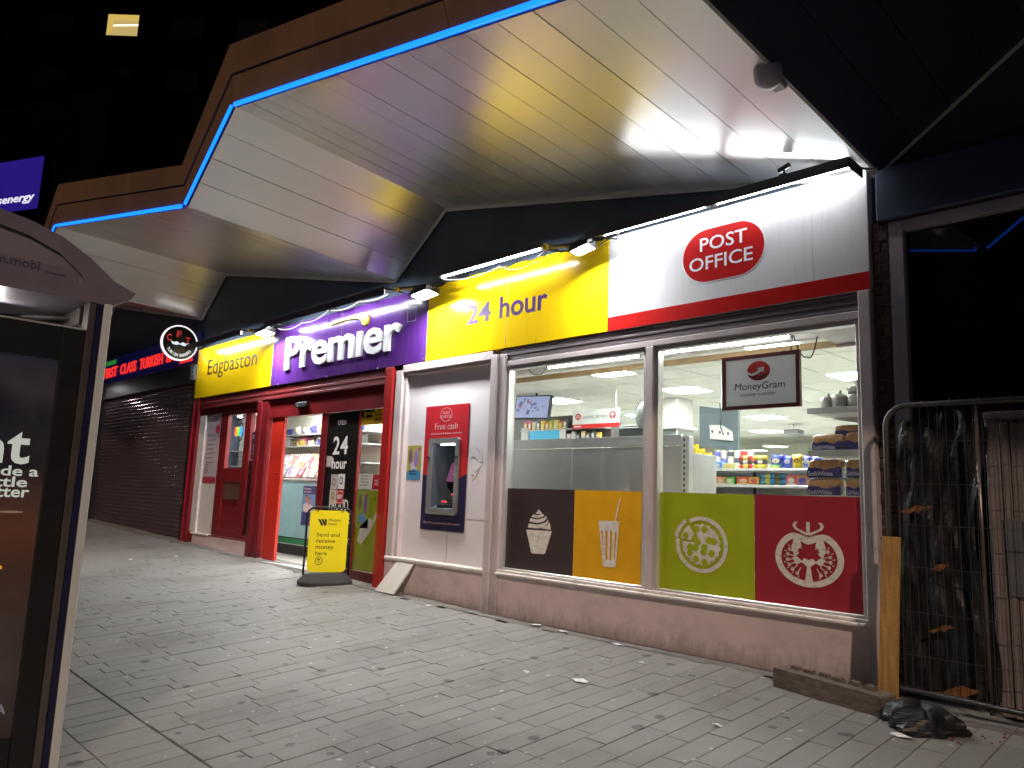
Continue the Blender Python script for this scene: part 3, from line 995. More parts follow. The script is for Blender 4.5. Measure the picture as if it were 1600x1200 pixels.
for s in range(len(PRO_IN) - 1):
    (xa, za), (xb, zb) = PRO_IN[s], PRO_IN[s + 1]
    (xc, zc), (xd, zd) = PRO_OUT[s], PRO_OUT[s + 1]
    n = max(3, round(math.hypot(xb - xa, zb - za) / .315))
    g_ = 0.006 / math.hypot(xb - xa, zb - za)
    for k in range(n):
        t0, t1 = k / n + g_ * .5, (k + 1) / n - g_ * .5
        lp = lambda t, p, q: p + (q - p) * t
        jig = random.uniform(-.004, .004)
        q = [(lp(t0, xa, xb), YI, lp(t0, za, zb)), (lp(t1, xa, xb), YI, lp(t1, za, zb)), (lp(t1, xc, xd), YO + .02, lp(t1, zc, zd) + jig), (lp(t0, xc, xd), YO + .02, lp(t0, zc, zd))]
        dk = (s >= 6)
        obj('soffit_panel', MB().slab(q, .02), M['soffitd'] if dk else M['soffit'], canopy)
    # backing above the panels so that the joints are dark
    obj('soffit_backing', MB().slab([(xa, YI, za + .035), (xb, YI, zb + .035), (xd, YO + .03, zd + .035), (xc, YO + .03, zc + .035)], .02), M['groove'], canopy)
    # fascia in two tiers with seams
    oa, ob = OFF[s], OFF[s + 1]
    P = lambda t, f: (lp(t, xc, xd) + lp(t, oa[0], ob[0]) * f, lp(t, zc, zd) + lp(t, oa[1], ob[1]) * f)
    npan = 3 if abs(xd - xc) > 2 else 2
    for k in range(npan):
        t0, t1 = k / npan + (.0012 if k else 0), (k + 1) / npan - (.0012 if k < npan - 1 else 0)
        for f0, f1, yy in ((0.0, .47, YO), (.50, 1.0, YO - .015)):
            a, b, c_, d = P(t0, f0), P(t1, f0), P(t1, f1), P(t0, f1)
            obj('fascia_panel', MB().slab([(a[0], yy, a[1]), (b[0], yy, b[1]), (c_[0], yy, c_[1]), (d[0], yy, d[1])], -.03), M['fascia'], canopy)
    a, b, c_, d = P(0, .02), P(1, .02), P(1, .98), P(0, .98)
    obj('fascia_backing', MB().slab([(a[0], YO + .04, a[1]), (b[0], YO + .04, b[1]), (c_[0], YO + .04, c_[1]), (d[0], YO + .04, d[1])], -.02), M['groove'], canopy)
    a, b = P(0, .97), P(1, .97)
    obj('canopy_roof', MB().slab([(a[0], YO + .02, a[1]), (b[0], YO + .02, b[1]), (xb, .36, zb + .75), (xa, .36, za + .75)], .03), M['roof'], canopy)
    # blue light strip along the lower edge
    dx, dz = xd - xc, zd - zc
    ln = math.hypot(dx, dz)
    nx, nz = dz / ln, -dx / ln
    if nz > 0:
        nx, nz = -nx, -nz
    e = .012
    q = [(xc + dx * e, YO - .012, zc + dz * e - .004), (xd - dx * e, YO - .012, zd - dz * e - .004), (xd - dx * e + nx * .034, YO - .012, zd - dz * e + nz * .034 - .004), (xc + dx * e + nx * .034, YO - .012, zc + dz * e + nz * .034 - .004)]
    so_ = obj('light_strip', MB().slab(q, -.02), M['led'], canopy)
    q2 = [(p[0], YO + .0125, p[2]) for p in q]
    obj('strip_channel', MB().slab(q2, -.006), M['blackm'], canopy)
# trims at the wall and at the folds
for s in range(len(PRO_IN) - 1):
    (xa, za), (xb, zb) = PRO_IN[s], PRO_IN[s + 1]
    obj('wall_trim', MB().slab([(xa, YI - .03, za - .004), (xb, YI - .03, zb - .004), (xb, YI - .03, zb - .05), (xa, YI - .03, za - .05)], .012), M['trimw'], canopy)
obj('fold_trim', MB().slab([(-1.905, YI - .04, 3.531), (-1.845, YI - .04, 3.521), (-1.845, YO + .03, 3.676), (-1.905, YO + .03, 3.690)], -.012), M['trimw'], canopy)
# access hatch in the soffit
lpx = lambda t, u: tuple(PRO_OUT[5][i] * 0 for i in range(2))


def soff(s, t, v):
    (xa, za), (xb, zb) = PRO_IN[s], PRO_IN[s + 1]
    (xc, zc), (xd, zd) = PRO_OUT[s], PRO_OUT[s + 1]
    xi, zi = xa + (xb - xa) * t, za + (zb - za) * t
    xo, zo = xc + (xd - xc) * t, zc + (zd - zc) * t
    return (xi + (xo - xi) * v, YI + (YO - YI) * v, zi + (zo - zi) * v)


scr = MB()
for s in range(3, 6):
    ln = math.hypot(PRO_IN[s + 1][0] - PRO_IN[s][0], PRO_IN[s + 1][1] - PRO_IN[s][1])
    n = max(3, round(ln / .315))
    for k in range(n):
        for v in (.985, .50, .03):
            p = soff(s, (k + .16) / n, v)
            scr.lathe([(.007, -.004), (.006, -.0065)], (p[0], p[1], p[2] + .0035), (0, 0, 1), 6)
o = obj('soffit_screws', scr, M['groove'], canopy, kind='stuff')
hq = [soff(5, .03, .97), soff(5, .115, .97), soff(5, .115, .62), soff(5, .03, .62)]
hq = [(p[0], p[1], p[2] - .006) for p in hq]
obj('access_hatch', MB().slab(hq, .004), M['soffit'], canopy)
# ------------------------------------------------------------------ fascia signs
ZB, ZT = 2.662, 3.545
f0 = facade(0.0)


def sign(x0, x1, m, label):
    t = thing('fascia_sign', label, 'sign', ((x0 + x1) / 2, 0.05, ZB))
    p_ = obj('sign_panel', MB().bbox(x0 + .002, x1 - .002, 0.0, 0.095, ZB, ZT, .004), m, t)
    st_ = MB()
    nn_ = max(3, int((x1 - x0) / .75))
    for i in range(nn_ + 1):
        xx = x0 + .04 + (x1 - x0 - .08) * i / nn_
        for zz_ in (ZB + .03, ZT - .05):
            st_.lathe([(.007, 0), (.006, .003)], (xx, 0.0, zz_), (0, -1, 0), 8)
    obj('fixing_studs', st_, M['galv'], p_)
    return p_


s1 = sign(-13.45, -10.61, M['syel'], 'yellow shop sign with thin black town name, at the far left end')
lettering('Edgbaston', f0, -12.97, -11.12, 2.955, 3.305, M['tblk'], s1, .0, .003, .0)
s2 = sign(-10.61, -6.845, M['spur'], 'purple shop sign with big bold white raised lettering above the doorway')
lettering('Premıer', f0, -10.17, -7.33, 2.855, 3.345, M['twht'], s2, .0, .03, .022, .98, .0)
sw = MB()
pts = [(-8.98, 3.375), (-8.70, 3.415), (-8.40, 3.43), (-8.20, 3.425), (-8.08, 3.40), (-8.04, 3.33), (-8.06, 3.275), (-8.11, 3.255), (-8.17, 3.275), (-8.20, 3.33), (-8.30, 3.375), (-8.6, 3.39)]
sw.prism(pts, f0, 0, .03)
obj('lettering_swoosh', sw, M['tyel'], s2)
tp = MB()
for a, b, c_, d in ((-7.24, -7.07, 3.334, 3.340), (-7.24, -7.07, 3.174, 3.180), (-7.24, -7.235, 3.180, 3.334), (-7.075, -7.07, 3.180, 3.334)):
    tp.box(a, b, -.002, 0.0, c_, d)
obj('tape_outline', tp, mat('pale_tape', (.35, .2, .5), .6), s2)
s3 = sign(-6.845, -4.19, M['syel'], 'yellow shop sign with bold purple opening hours, between purple and white signs')
lettering('24', f0, -6.14, -5.765, 2.990, 3.205, M['tpur'], s3, .0, .003, .016)
lettering('hour', f0, -5.625, -4.945, 2.985, 3.220, M['tpur'], s3, .0, .003, .016)
s4 = sign(-4.19, -1.90, M['swht'], 'white shop sign with a red oval and red bottom stripe')
obj('red_stripe', MB().box(-4.187, -1.902, -.003, 0.0, ZB + .001, 2.79), M['sred'], s4)


def oval(cx, cz, w_, h_, k=.30):
    r_ = h_ / 2
    # slanted pill: two round ends joined by flat top and bottom
    p = []
    dx = w_ / 2 - r_
    for i in range(25):
        t = R(-90 + 180 * i / 24)
        p.append((cx + dx + r_ * math.cos(t), cz + r_ * math.sin(t) * .965 + .0))
    for i in range(25):
        t = R(90 + 180 * i / 24)
        p.append((cx - dx + r_ * math.cos(t), cz + r_ * math.sin(t) * .965))
    return p


ov = oval(-3.035, 3.165, .745, .475)
oi_ = oval(-3.035, 3.165, .728, .458)
obj('red_oval', MB().prism(oi_, f0, 0, .004), M['sred'], s4)
obj('oval_rim', MB().ring(ov, oi_, f0, 0, .003), M['twht'], s4)
lettering('POST', f0, -3.235, -2.815, 3.205, 3.318, M['twht'], s4, .004, .003, .006)
lettering('OFFICE', f0, -3.335, -2.768, 3.045, 3.158, M['twht'], s4, .004, .003, .006)
for p_, x in ((s2, -8.70), (s3, -5.52), (s4, -2.30), (s1, -12.05)):
    obj('panel_seam', MB().box(x, x + .004, -.0012, 0.002, ZB + .002, ZT - .002), M['tgry'] if p_ is not s4 else M['gback'], p_)
# clips and cable stubs along the lower edges
for x in (-10.35, -9.0, -7.8):
    obj('clip', MB().bbox(x, x + .012, -.01, 0, ZB - .006, ZB + .02, .002), M['alu'], s2)

# hood with tubes over the white sign
hd = MB()
hd.slab([(-4.19, -.335, 3.505), (-1.895, -.335, 3.505), (-1.895, -.335, 3.430), (-4.19, -.335, 3.430)], -.012)
hd.box(-1.897, -1.889, -.335, -.10, 3.43, 3.505)
for x_ in (-4.18, -3.05, -1.95):
    hd.slab([(x_, -.325, 3.498), (x_ + .03, -.325, 3.498), (x_ + .03, 0.094, 3.60), (x_, 0.094, 3.60)], .008)
hood = tag(obj('sign_hood', hd, M['hood']), 'dark metal light hood along the top of the white sign', 'light hood')


def tube_light(x0, x1, y, z, label, group=None, m='stube', r_=.013, lip=False, inhood=False):
    t = thing('tube_light', label, 'tube light', ((x0 + x1) / 2, y, z), group)
    obj('tube', MB().tube([(x0 + .03, y, z), (x1 - .03, y, z)], r_, 10), M[m], t)
    if inhood:
        obj('batten', MB().bbox(x0, x1, y - .05, y + .05, z + .022, z + .034, .004), M['hood'], t)  # thin plate added over the tube to screen it from the soffit
    else:
        obj('batten', MB().bbox(x0, x1, y - .034, y + .05, z + .02, z + .05, .006), M['hood'], t)
    for a in (x0, x1 - .03):
        obj('end_cap', MB().tube([(a, y, z), (a + .03, y, z)], r_ + .006, 10), M['twht'], t)
        obj('bracket', MB().bbox(a + .003, a + .027, y + .02, 0.08, z + .03, z + .045, .003), M['hood'], t)
    if not inhood:
        obj('lip', MB().bbox(x0 - .02, x1 + .02, y - .050, y - .043, z - (.046 if lip else .004), z + .05, .002), M['hood'], t)  # lip shaped to block the tube's reflection in the soffit
    return t


tube_light(-13.2, -11.1, -.27, 3.505, 'thin white tube light above the yellow sign with the town name', lip=True)
tube_light(-10.3, -8.83, -.27, 3.512, 'thin white tube light above the left half of the purple sign', lip=True)
tube_light(-8.79, -7.32, -.27, 3.512, 'thin white tube light above the right half of the purple sign', lip=True)
tube_light(-6.3, -4.76, -.27, 3.495, 'thin white tube light above the yellow opening hours sign', r_=.010)
tube_light(-4.15, -3.06, -.15, 3.522, 'white tube light hidden behind the left part of the dark hood', m='stube2', r_=.014, inhood=True)
tube_light(-3.02, -1.93, -.15, 3.522, 'white tube light hidden behind the right part of the dark hood', m='stube2', r_=.014, inhood=True)

# floodlights on brackets


def floodlight(c, label, wdt=.30, hgt=.2, aim=(0.10, -0.10, -0.98)):
    t = thing('floodlight', label, 'floodlight', (c[0], c[1], c[2] - .12), 'floodlights on the shop sign')
    n = Vector(aim).normalized()
    u = Vector((1, 0, 0))
    u = (u - n * u.dot(n)).normalized()
    v = n.cross(u)
    fr = frame3(c, u, v, n)
    obj('housing', MB().ring(rrect(-wdt / 2, wdt / 2, -hgt / 2, hgt / 2, .012), rrect(-wdt / 2 + .014, wdt / 2 - .014, -hgt / 2 + .014, hgt / 2 - .014, .01), fr, -.02, .035), M['blackm'], t)
    b = MB()
    b.prism(rrect(-wdt / 2 + .002, wdt / 2 - .002, -hgt / 2 + .002, hgt / 2 - .002, .012), fr, -.045, .03)
    for k in range(7):
        uu = -wdt * .4 + k * wdt * .8 / 6
        b.prism([(uu - .004, -hgt * .4), (uu + .004, -hgt * .4), (uu + .004, hgt * .4), (uu - .004, hgt * .4)], fr, -.07, .03)
    obj('heat_sink', b, M['blackm'], t)
    obj('lamp_glass', MB().prism(rrect(-wdt / 2 + .016, wdt / 2 - .016, -hgt / 2 + .016, hgt / 2 - .016, .008), fr, -.004, .004), M['flood'], t)
    br = MB()
    a = Vector(fr(-wdt / 2 - .012, 0, -.02))
    b_ = Vector(fr(wdt / 2 + .012, 0, -.02))
    back = Vector((c[0], c[1] + .12, c[2] + .10))
    br.tube([a, a + (back - a) * .5 + Vector((-.01, 0, .02)), back, b_ + (back - b_) * .5 + Vector((.01, 0, .02)), b_], .008, 6)
    br.tube([back, (c[0], 0.097, 3.58)], .011, 6)
    obj('bracket', br, M['blackm'], t)
    return t


floodlight((-10.35, -.28, 3.400), 'floodlight between the town name sign and the purple sign')
floodlight((-6.56, -.28, 3.351), 'floodlight at the joint of the purple sign and the opening hours sign')
floodlight((-4.27, -.28, 3.383), 'floodlight beside the white sign with the red oval', .22, .15, (0.16, -0.08, -0.97))
# support arms with yellow end caps, and the loose cables
for i, (x, lab) in enumerate(((-10.60, 'left'), (-6.935, 'middle'), (-4.617, 'right'))):
    t = thing('support_arm', ['support arm with yellow end cap above the left part of the purple sign', 'support arm with yellow end cap at the right end of the purple sign',
                              'support arm with yellow end cap above the opening hours sign'][i], 'bracket', (x, 0.09, 3.46), 'arms above the shop sign')
    obj('pole', MB().tube([(x, 0.098, 3.60), (x, -.39, 3.445)], .022, 10), M['galv'], t)
    obj('end_cap', MB().lathe([(.03, 0), (.033, .012), (.022, .03)], (x, -.385, 3.447), (0, -.955, -.3), 14), M['tyel'], t)


def cable(pts, r_, m, label, sag=0.03, n=8):
    p = []
    for i in range(len(pts) - 1):
        a, b = Vector(pts[i]), Vector(pts[i + 1])
        for k in range(n):
            t = k / n
            q = a.lerp(b, t)
            q.z -= sag * 4 * t * (1 - t)
            p.append(q)
    p.append(Vector(pts[-1]))
    return tag(obj('cable', MB().tube(p, r_, 5), M[m]), label, 'cable')


cable([(-10.0, -.25, 3.42), (-9.55, -.12, 3.47), (-8.9, -.1, 3.56), (-8.2, -.08, 3.57), (-7.0, -.3, 3.50)], .009, 'cablew', 'white cable drooping along the top of the purple sign', .05)
cable([(-6.4, -.2, 3.5), (-5.9, -.1, 3.53), (-5.2, -.12, 3.52), (-4.65, -.35, 3.44), (-4.15, -.3, 3.42)], .007, 'cable', 'black cables bundled along the top of the opening hours sign', .05)
cable([(-6.3, -.25, 3.48), (-5.5, -.14, 3.50), (-4.95, -.2, 3.42), (-4.62, -.36, 3.44)], .005, 'cablew', 'thin pale cable looping under the right support arm', .06)
cable([(-13.3, -.05, 3.56), (-12.4, -.02, 3.50), (-12.35, -.01, 3.36)], .004, 'cable', 'thin black wire hanging over the town name sign', .02)
cable([(-2.2, -.3, 3.51), (-1.95, -.15, 3.53), (-1.80, -.05, 3.50)], .008, 'cablew', 'white cable bridging the sign hood and the wall on the right', .02)
cable([(-4.05, -.30, 3.36), (-3.95, -.2, 3.42), (-4.0, -.05, 3.56)], .006, 'cable', 'short black cable behind the floodlight beside the white sign', -.03)

# small cctv camera on the hood and a dome at the canopy edge
t = thing('small_camera', 'small bullet camera standing on the dark sign hood', 'camera', (-2.36, -.3, 3.52))
obj('foot', MB().bbox(-2.39, -2.33, -.33, -.27, 3.512, 3.524, .003).tube([(-2.36, -.3, 3.52), (-2.36, -.31, 3.56)], .008, 8), M['blackm'], t)
obj('body', MB().tube([(-2.40, -.30, 3.565), (-2.31, -.33, 3.575)], .018, 10), M['blackm'], t)
t = thing('dome_camera', 'grey dome camera on the canopy edge at upper right', 'camera', (-1.89, -1.43, 3.60))
obj('mount', MB().bbox(-1.93, -1.85, -1.43, -1.31, 3.56, 3.63, .008), M['trimw'], t)
obj('dome', MB().lathe([(.02, -.085), (.055, -.072), (.075, -.04), (.08, 0), (.08, .045), (.06, .06)], (-1.89, -1.475, 3.595), (0, 0, 1), 18), mat('dome_grey', (.50, .47, .55), .35), t, smooth=True)
t = thing('door_sensor', 'black motion sensor above the doorway', 'sensor', (-9.65, .04, 2.29))
obj('body', MB().bbox(-9.82, -9.52, .01, .058, 2.295, 2.365, .008), M['blackp'], t)
obj('lens', MB().lathe([(.012, 0), (.010, .006)], (-9.75, .012, 2.315), (0, -1, 0), 8), M['twht'], t)

# ------------------------------------------------------------------ cash machine
atm = thing('cash_machine', 'cash machine in a red and navy surround on the white board', 'cash machine', (-6.49, 0.06, .76))
fa = facade(0.084)
X0, X1 = -6.865, -6.122
sb1 = MB().prism([(X0, 1.375), (-6.686, 1.313), (-6.686, 1.715), (-6.28, 1.715), (-6.28, 1.304), (X1, 1.375), (X1, 2.138), (X0, 2.138)], fa, 0, .014)
obj('surround_board', sb1, mat('atm_red', (.46, .02, .028), .35, var=.05), atm)
sb2 = MB().prism([(X0, .760), (X1, .760), (X1, 1.373), (-6.28, 1.302), (-6.28, .992), (-6.686, .992), (-6.686, 1.311), (X0, 1.373)], fa, 0, .014)
obj('surround_base', sb2, mat('atm_navy', (.022, .018, .06), .35, var=.08), atm)
bz = MB().ring(rrect(-6.75, -6.232, .932, 1.769, .03), rrect(-6.682, -6.284, .996, 1.712, .008), fa, .0142, .03)
obj('bezel', bz, mat('atm_grey', (.21, .205, .2), .4, metal=.2), atm)
nk = MB()
fb = facade(0.056)
# recess walls
nk.quad((-6.682, .055, .996), (-6.682, .055, 1.712), (-6.66, .36, 1.712), (-6.66, .36, .996))
nk.quad((-6.284, .055, .996), (-6.284, .055, 1.712), (-6.31, .36, 1.712), (-6.31, .36, .996))
nk.quad((-6.682, .055, 1.712), (-6.284, .055, 1.712), (-6.31, .36, 1.70), (-6.66, .36, 1.70))
nk.quad((-6.682, .055, .996), (-6.284, .055, .996), (-6.31, .36, 1.12), (-6.66, .36, 1.12))
nk.quad((-6.66, .36, 1.12), (-6.31, .36, 1.12), (-6.31, .36, 1.70), (-6.66, .36, 1.70))
obj('recess', nk, mat('atm_recess', (.10, .13, .16), .4, metal=.2), atm)
obj('recess_light', MB().box(-6.60, -6.36, .09, .13, 1.695, 1.702), emis('atm_light', (.95, .98, 1), 9), atm)
scq = MB().slab([(-6.62, .22, 1.28), (-6.33, .22, 1.28), (-6.33, .30, 1.53), (-6.62, .30, 1.53)], -.01)
obj('screen_frame', scq, M['blackp'], atm)
sfr = frame3((-6.475, .203, 1.285), (1, 0, 0), (0, .305, .952), (0, -.952, .305))
so2 = obj('screen', MB().prism([(-.13, .01), (.13, .01), (.13, .23), (-.13, .23)], sfr, .0, .003), mat('atm_screen', (.10, .05, .10), .25, emit=(.40, .10, .26), estr=.35), atm)
obj('screen_logo', MB().ring(ell(.03, .12, .07, .075, 28), ell(.03, .12, .064, .069, 28), sfr, .0032, .001), emis('screen_print', (.9, .7, .8), .9), atm)
lettering('POST', sfr, -.015, .075, .125, .155, MATS['screen_print'], atm, .0032, .001)
lettering('OFFICE', sfr, -.022, .082, .085, .115, MATS['screen_print'], atm, .0032, .001)
kp = MB()
for i in range(4):
    for j in range(3):
        kp.bbox(-6.60 + i * .05, -6.56 + i * .05, .13 + j * .035, .158 + j * .035, 1.055 + j * .014, 1.066 + j * .014, .002)
obj('keypad', kp, M['galv'], atm)
obj('cash_slot', MB().bbox(-6.60, -6.36, .075, .13, 1.005, 1.045, .006), M['blackp'], atm)
for x, z in ((-6.49, 1.075), (-6.46, 1.155)):
    obj('slot_light', MB().box(x - .04, x + .04, .09 if z < 1.1 else .2, .094 if z < 1.1 else .204, z - .008, z + .008), emis('slot_red', (1, .05, .08), 1.6), atm)
for x in (-6.735, -6.255):
    obj('mirror', MB().lathe([(.018, 0), (.02, .01), (.012, .018)], (x, .042, 1.56), (0, -1, 0), 12), M['blackp'], atm)
obj('logo_ring', MB().ring(ell(-6.50, 2.033, .104, .078, 32), ell(-6.50, 2.033, .098, .072, 32), fa, .0142, .001), mat('atm_pink_print', (.62, .35, .36), .5), atm)
lettering('POST', fa, -6.56, -6.44, 2.038, 2.068, MATS['atm_pink_print'], atm, .0142, .001)
lettering('OFFICE', fa, -6.585, -6.415, 1.996, 2.026, MATS['atm_pink_print'], atm, .0142, .001)
lettering('Free cash', fa, -6.685, -6.295, 1.868, 1.938, MATS['atm_pink_print'], atm, .0142, .001)
lettering('withdrawals & balance enquiries', fa, -6.76, -6.22, 1.806, 1.835, MATS['atm_pink_print'], atm, .0142, .001)
lettering('This ATM is operated by Post Office Limited', fa, -6.81, -6.20, .822, .850, MATS['atm_pink_print'], atm, .0142, .001)
# poster beside the cash machine
t = thing('poster', 'small yellow and blue poster on the white board left of the cash machine', 'poster', (-7.06, .083, 1.30))
fp = facade(0.0845)
obj('sheet', MB().prism([(-7.19, 1.305), (-6.925, 1.305), (-6.925, 1.70), (-7.19, 1.70)], fp, 0, .002), flatc((.33, .33, .07)), t)
for u, v, a, b, cc in ((-7.13, 1.58, .035, .09, (.16, .10, .10)), (-7.02, 1.55, .05, .10, (.30, .18, .40)), (-7.06, 1.45, .06, .07, (.5, .42, .48)), (-6.97, 1.66, .03, .018, (.4, .08, .2))):
    obj('picture', MB().prism(ell(u, v, a, b, 16), fp, .0022 + random.uniform(0, .0006), .001), flatc(cc), t)
obj('blue_band', MB().prism([(-7.189, 1.306), (-6.926, 1.306), (-6.926, 1.40), (-7.06, 1.43), (-7.189, 1.39)], fp, .0034, .001), flatc((.06, .22, .42)), t)
print_lines(fp, -7.15, -6.97, 1.41, 2, .03, .012, M['tblk'], t, .0046)
# scribble on the board
sp = []
for i in range(70):
    a = i / 69
    sp.append((-5.98 + .10 * math.sin(a * 14) * (1 - .4 * a), .0835, 1.60 - .32 * a + .05 * math.cos(a * 22)))
tag(obj('graffiti', MB().tube(sp, .0022, 4), mat('grey_marker', (.48, .43, .43), .6)), 'faint looping grey scribble on the white board right of cash machine', 'graffiti')
# notice on the wall left of the side door
t = thing('notice', 'tall pale notice with red footer on the wall left of side door', 'notice', (-12.7, .088, 1.35))
fn = facade(0.0895)
obj('sheet', MB().prism([(-12.96, 1.30), (-12.44, 1.30), (-12.44, 2.30), (-12.96, 2.30)], fn, 0, .003), flatc((.46, .37, .41)), t)
obj('footer', MB().prism([(-12.959, 1.19), (-12.441, 1.19), (-12.441, 1.299), (-12.959, 1.299)], fn, 0, .0035), flatc((.36, .03, .06)), t)
obj('red_dot', MB().prism(ell(-12.52, 2.10, .075, .075, 20), fn, .0032, .001), flatc((.5, .03, .05)), t)
print_lines(fn, -12.90, -12.55, 2.0, 7, .075, .02, M['tgry'], t, .0032)
for k in range(2):
    obj('notice_icon', MB().ring([(-12.9, 1.45 - k * .09), (-12.8, 1.45 - k * .09), (-12.8, 1.51 - k * .09), (-12.9, 1.51 - k * .09)], [(-12.885, 1.46 - k * .09), (-12.815, 1.46 - k * .09), (-12.815, 1.50 - k * .09), (-12.885, 1.50 - k * .09)], fn, .0032, .001), M['tblk'], t)
t = thing('sticker', 'small navy sticker with white phone icon on the narrow glass beside side door', 'sticker', (-11.17, .09, 1.6))
fs_ = facade(.1035)
obj('sheet', MB().prism([(-11.27, 1.58), (-11.06, 1.58), (-11.06, 2.0), (-11.27, 2.0)], fs_, 0, .002), flatc((.05, .03, .10)), t)
obj('icon', MB().prism(rrect(-11.20, -11.12, 1.64, 1.82, .02), fs_, .0022, .001), flatc((.6, .6, .65)), t)
print_lines(fs_, -11.25, -11.08, 1.95, 2, .035, .014, M['twht'], t, .0022)

# ------------------------------------------------------------------ swing sign on the pavement
bx, by = -8.17, -.30
ud = Vector((.26, .47, 0)).normalized()
nd = Vector((ud.y, -ud.x, 0))
zb = zg(bx, by)
ab_ = thing('pavement_sign', 'yellow swing sign in a black frame standing on the pavement by the doorway', 'pavement sign', (bx, by, zb))
fr = frame3((bx, by, zb), ud, (0, 0, 1), nd)
base = MB()
prof = []
K = 28
rings = [(0.0, 1.0, 1.0), (.03, 1.0, 1.0), (.06, .93, .86), (.105, .80, .50), (.118, .76, .36)]
vs_ = []
for h, su, sn in rings:
    for i in range(K):
        t = 2 * math.pi * i / K
        cu, sn_ = math.cos(t), math.sin(t)
        e = lambda q: math.copysign(abs(q) ** .75, q)
        vs_.append(fr(.325 * su * e(cu), h, .20 * sn * e(sn_)))
fs = [tuple(range(K - 1, -1, -1)), tuple(range((len(rings) - 1) * K, len(rings) * K))]
for j in range(len(rings) - 1):
    for i in range(K):
        fs.append((j * K + i, j * K + (i + 1) % K, (j + 1) * K + (i + 1) % K, (j + 1) * K + i))
base.add(vs_, fs)
obj('base', base, mat('recycled_rubber', (.035, .035, .036), .75, var=.25, scale=40, bump=.3, bscale=120), ab_, smooth=False)
pf = [(-.262, .10), (-.262, .80)] + [(-.262 + .10 * (1 - math.cos(t)), .80 + .10 * math.sin(t)) for t in [R(15 * k) for k in range(1, 7)]]
pf2 = [(-u, v) for u, v in reversed(pf)]
obj('frame', MB().tube([fr(u, v, 0) for u, v in pf + pf2], .0135, 10), M['blackm'], ab_, smooth=True)
pn = rrect(-.228, .228, .135, .865, .055, 6)
py = obj('panel', MB().prism(pn, fr, -.004, .008), mat('panel_yellow', (.88, .72, .01), .35, var=.03), ab_)
for u in (-.14, .15):
    obj('hook', MB().tube([fr(u, .905, .0), fr(u, .892, .016), fr(u + .004, .862, .014), fr(u - .01, .845, .010)], .006, 6), M['blackm'], ab_)
q = .0042
for pts in ([(-.135, .760), (-.108, .760), (-.07, .695), (-.085, .672)], [(-.098, .760), (-.072, .760), (-.034, .695), (-.05, .672)], [(-.062, .760), (-.030, .760), (-.030, .70), (-.038, .70)]):
    obj('logo_bar', MB().prism(pts, fr, q, .001), M['tblk'], py)
lettering('Western', fr, -.012, .135, .735, .770, M['tblk'], py, q, .001, .004)
lettering('Union', fr, -.012, .088, .690, .724, M['tblk'], py, q, .001, .004)
for k, (s, u1, lo, hi) in enumerate((('Send and', .135, 0, 0), ('receive', .085, 0, 0), ('money', .07, .018, 0), ('here', -.005, 0, 0))):
    z1 = .598 - k * .073
    lettering(s, fr, -.138, u1, z1 - .046 - lo, z1 if s != 'money' else z1 - .012, M['tblk'], py, q, .001, .006)
obj('arrow_ring', MB().ring(ell(-.092, .268, .044, .050, 28), ell(-.092, .268, .037, .043, 28), fr, q, .001), M['tblk'], py)
obj('arrow', MB().prism([(-.096, .24), (-.088, .24), (-.088, .282), (-.074, .268), (-.070, .275), (-.092, .300), (-.114, .275), (-.110, .268), (-.096, .282)], fr, q, .001), M['tblk'], py)

# leaning board at the foot of the red door post
lb = MB()
zl = zg(-7.2, -.2)
lb.slab([(-7.345, -.155, .045), (-6.985, -.155, .045), (-6.835, -.015, .380), (-7.145, -.015, .380)], -.018)
tag(obj('loose_panel', lb, mat('pale_tile_panel', (.62, .58, .52), .5, var=.06, dirt=.2)), 'loose pale square panel leaning against the riser beside the red post', 'panel')

# litter on the paving
lit = [(-3.478, -1.115, .085, .045, 'crumpled white receipt, largest scrap in the middle of the paving'), (-3.898, -1.209, .03, .02, 'small pinkish scrap left of the crumpled receipt'),
       (-2.36, -1.235, .05, .025, 'white paper scrap on the paving in front of the lime graphic'), (-3.905, -.13, .07, .03, 'white paper scrap at the riser below the orange graphic'),
       (-4.911, -.06, .08, .03, 'flat white scrap at the riser near the pilaster'), (-4.55, -.08, .07, .02, 'thin white scrap against the riser below the brown graphic'),
       (-1.563, -.712, .06, .03, 'white scrap on the paving beside the black bag'), (-6.3, -.20, .05, .02, 'tiny white scrap below the cash machine'), (-3.45, -.45, .03, .015, 'tiny white fleck on the paving below the mullion'),
       (-11.6, -.75, .05, .03, 'white fleck on the paving before the side door'), (-11.7, -1.35, .04, .03, 'small white fleck farther out from the side door')]
for x, y, a, b, lab in lit:
    c = MB()
    z = zg(x, y) + .003
    k = 7
    ps = [(x + a * random.uniform(.6, 1) * math.cos(2 * math.pi * i / k), y + b * random.uniform(.6, 1.1) * math.sin(2 * math.pi * i / k), z + random.uniform(0, .014)) for i in range(k)]
    cen = (x, y, z + .012)
    c.add(ps + [cen] + [(p[0], p[1], p[2] + .0015) for p in ps] + [(cen[0], cen[1], cen[2] + .0015)], [(i, (i + 1) % k, k) for i in range(k)] + [(i + k + 1, (i + 1) % k + k + 1, 2 * k + 1) for i in range(k)])
    tag(obj('litter_scrap', c, M['paper']), lab, 'litter', 'scraps of litter')
gum = MB()
gr_ = random.Random(5)
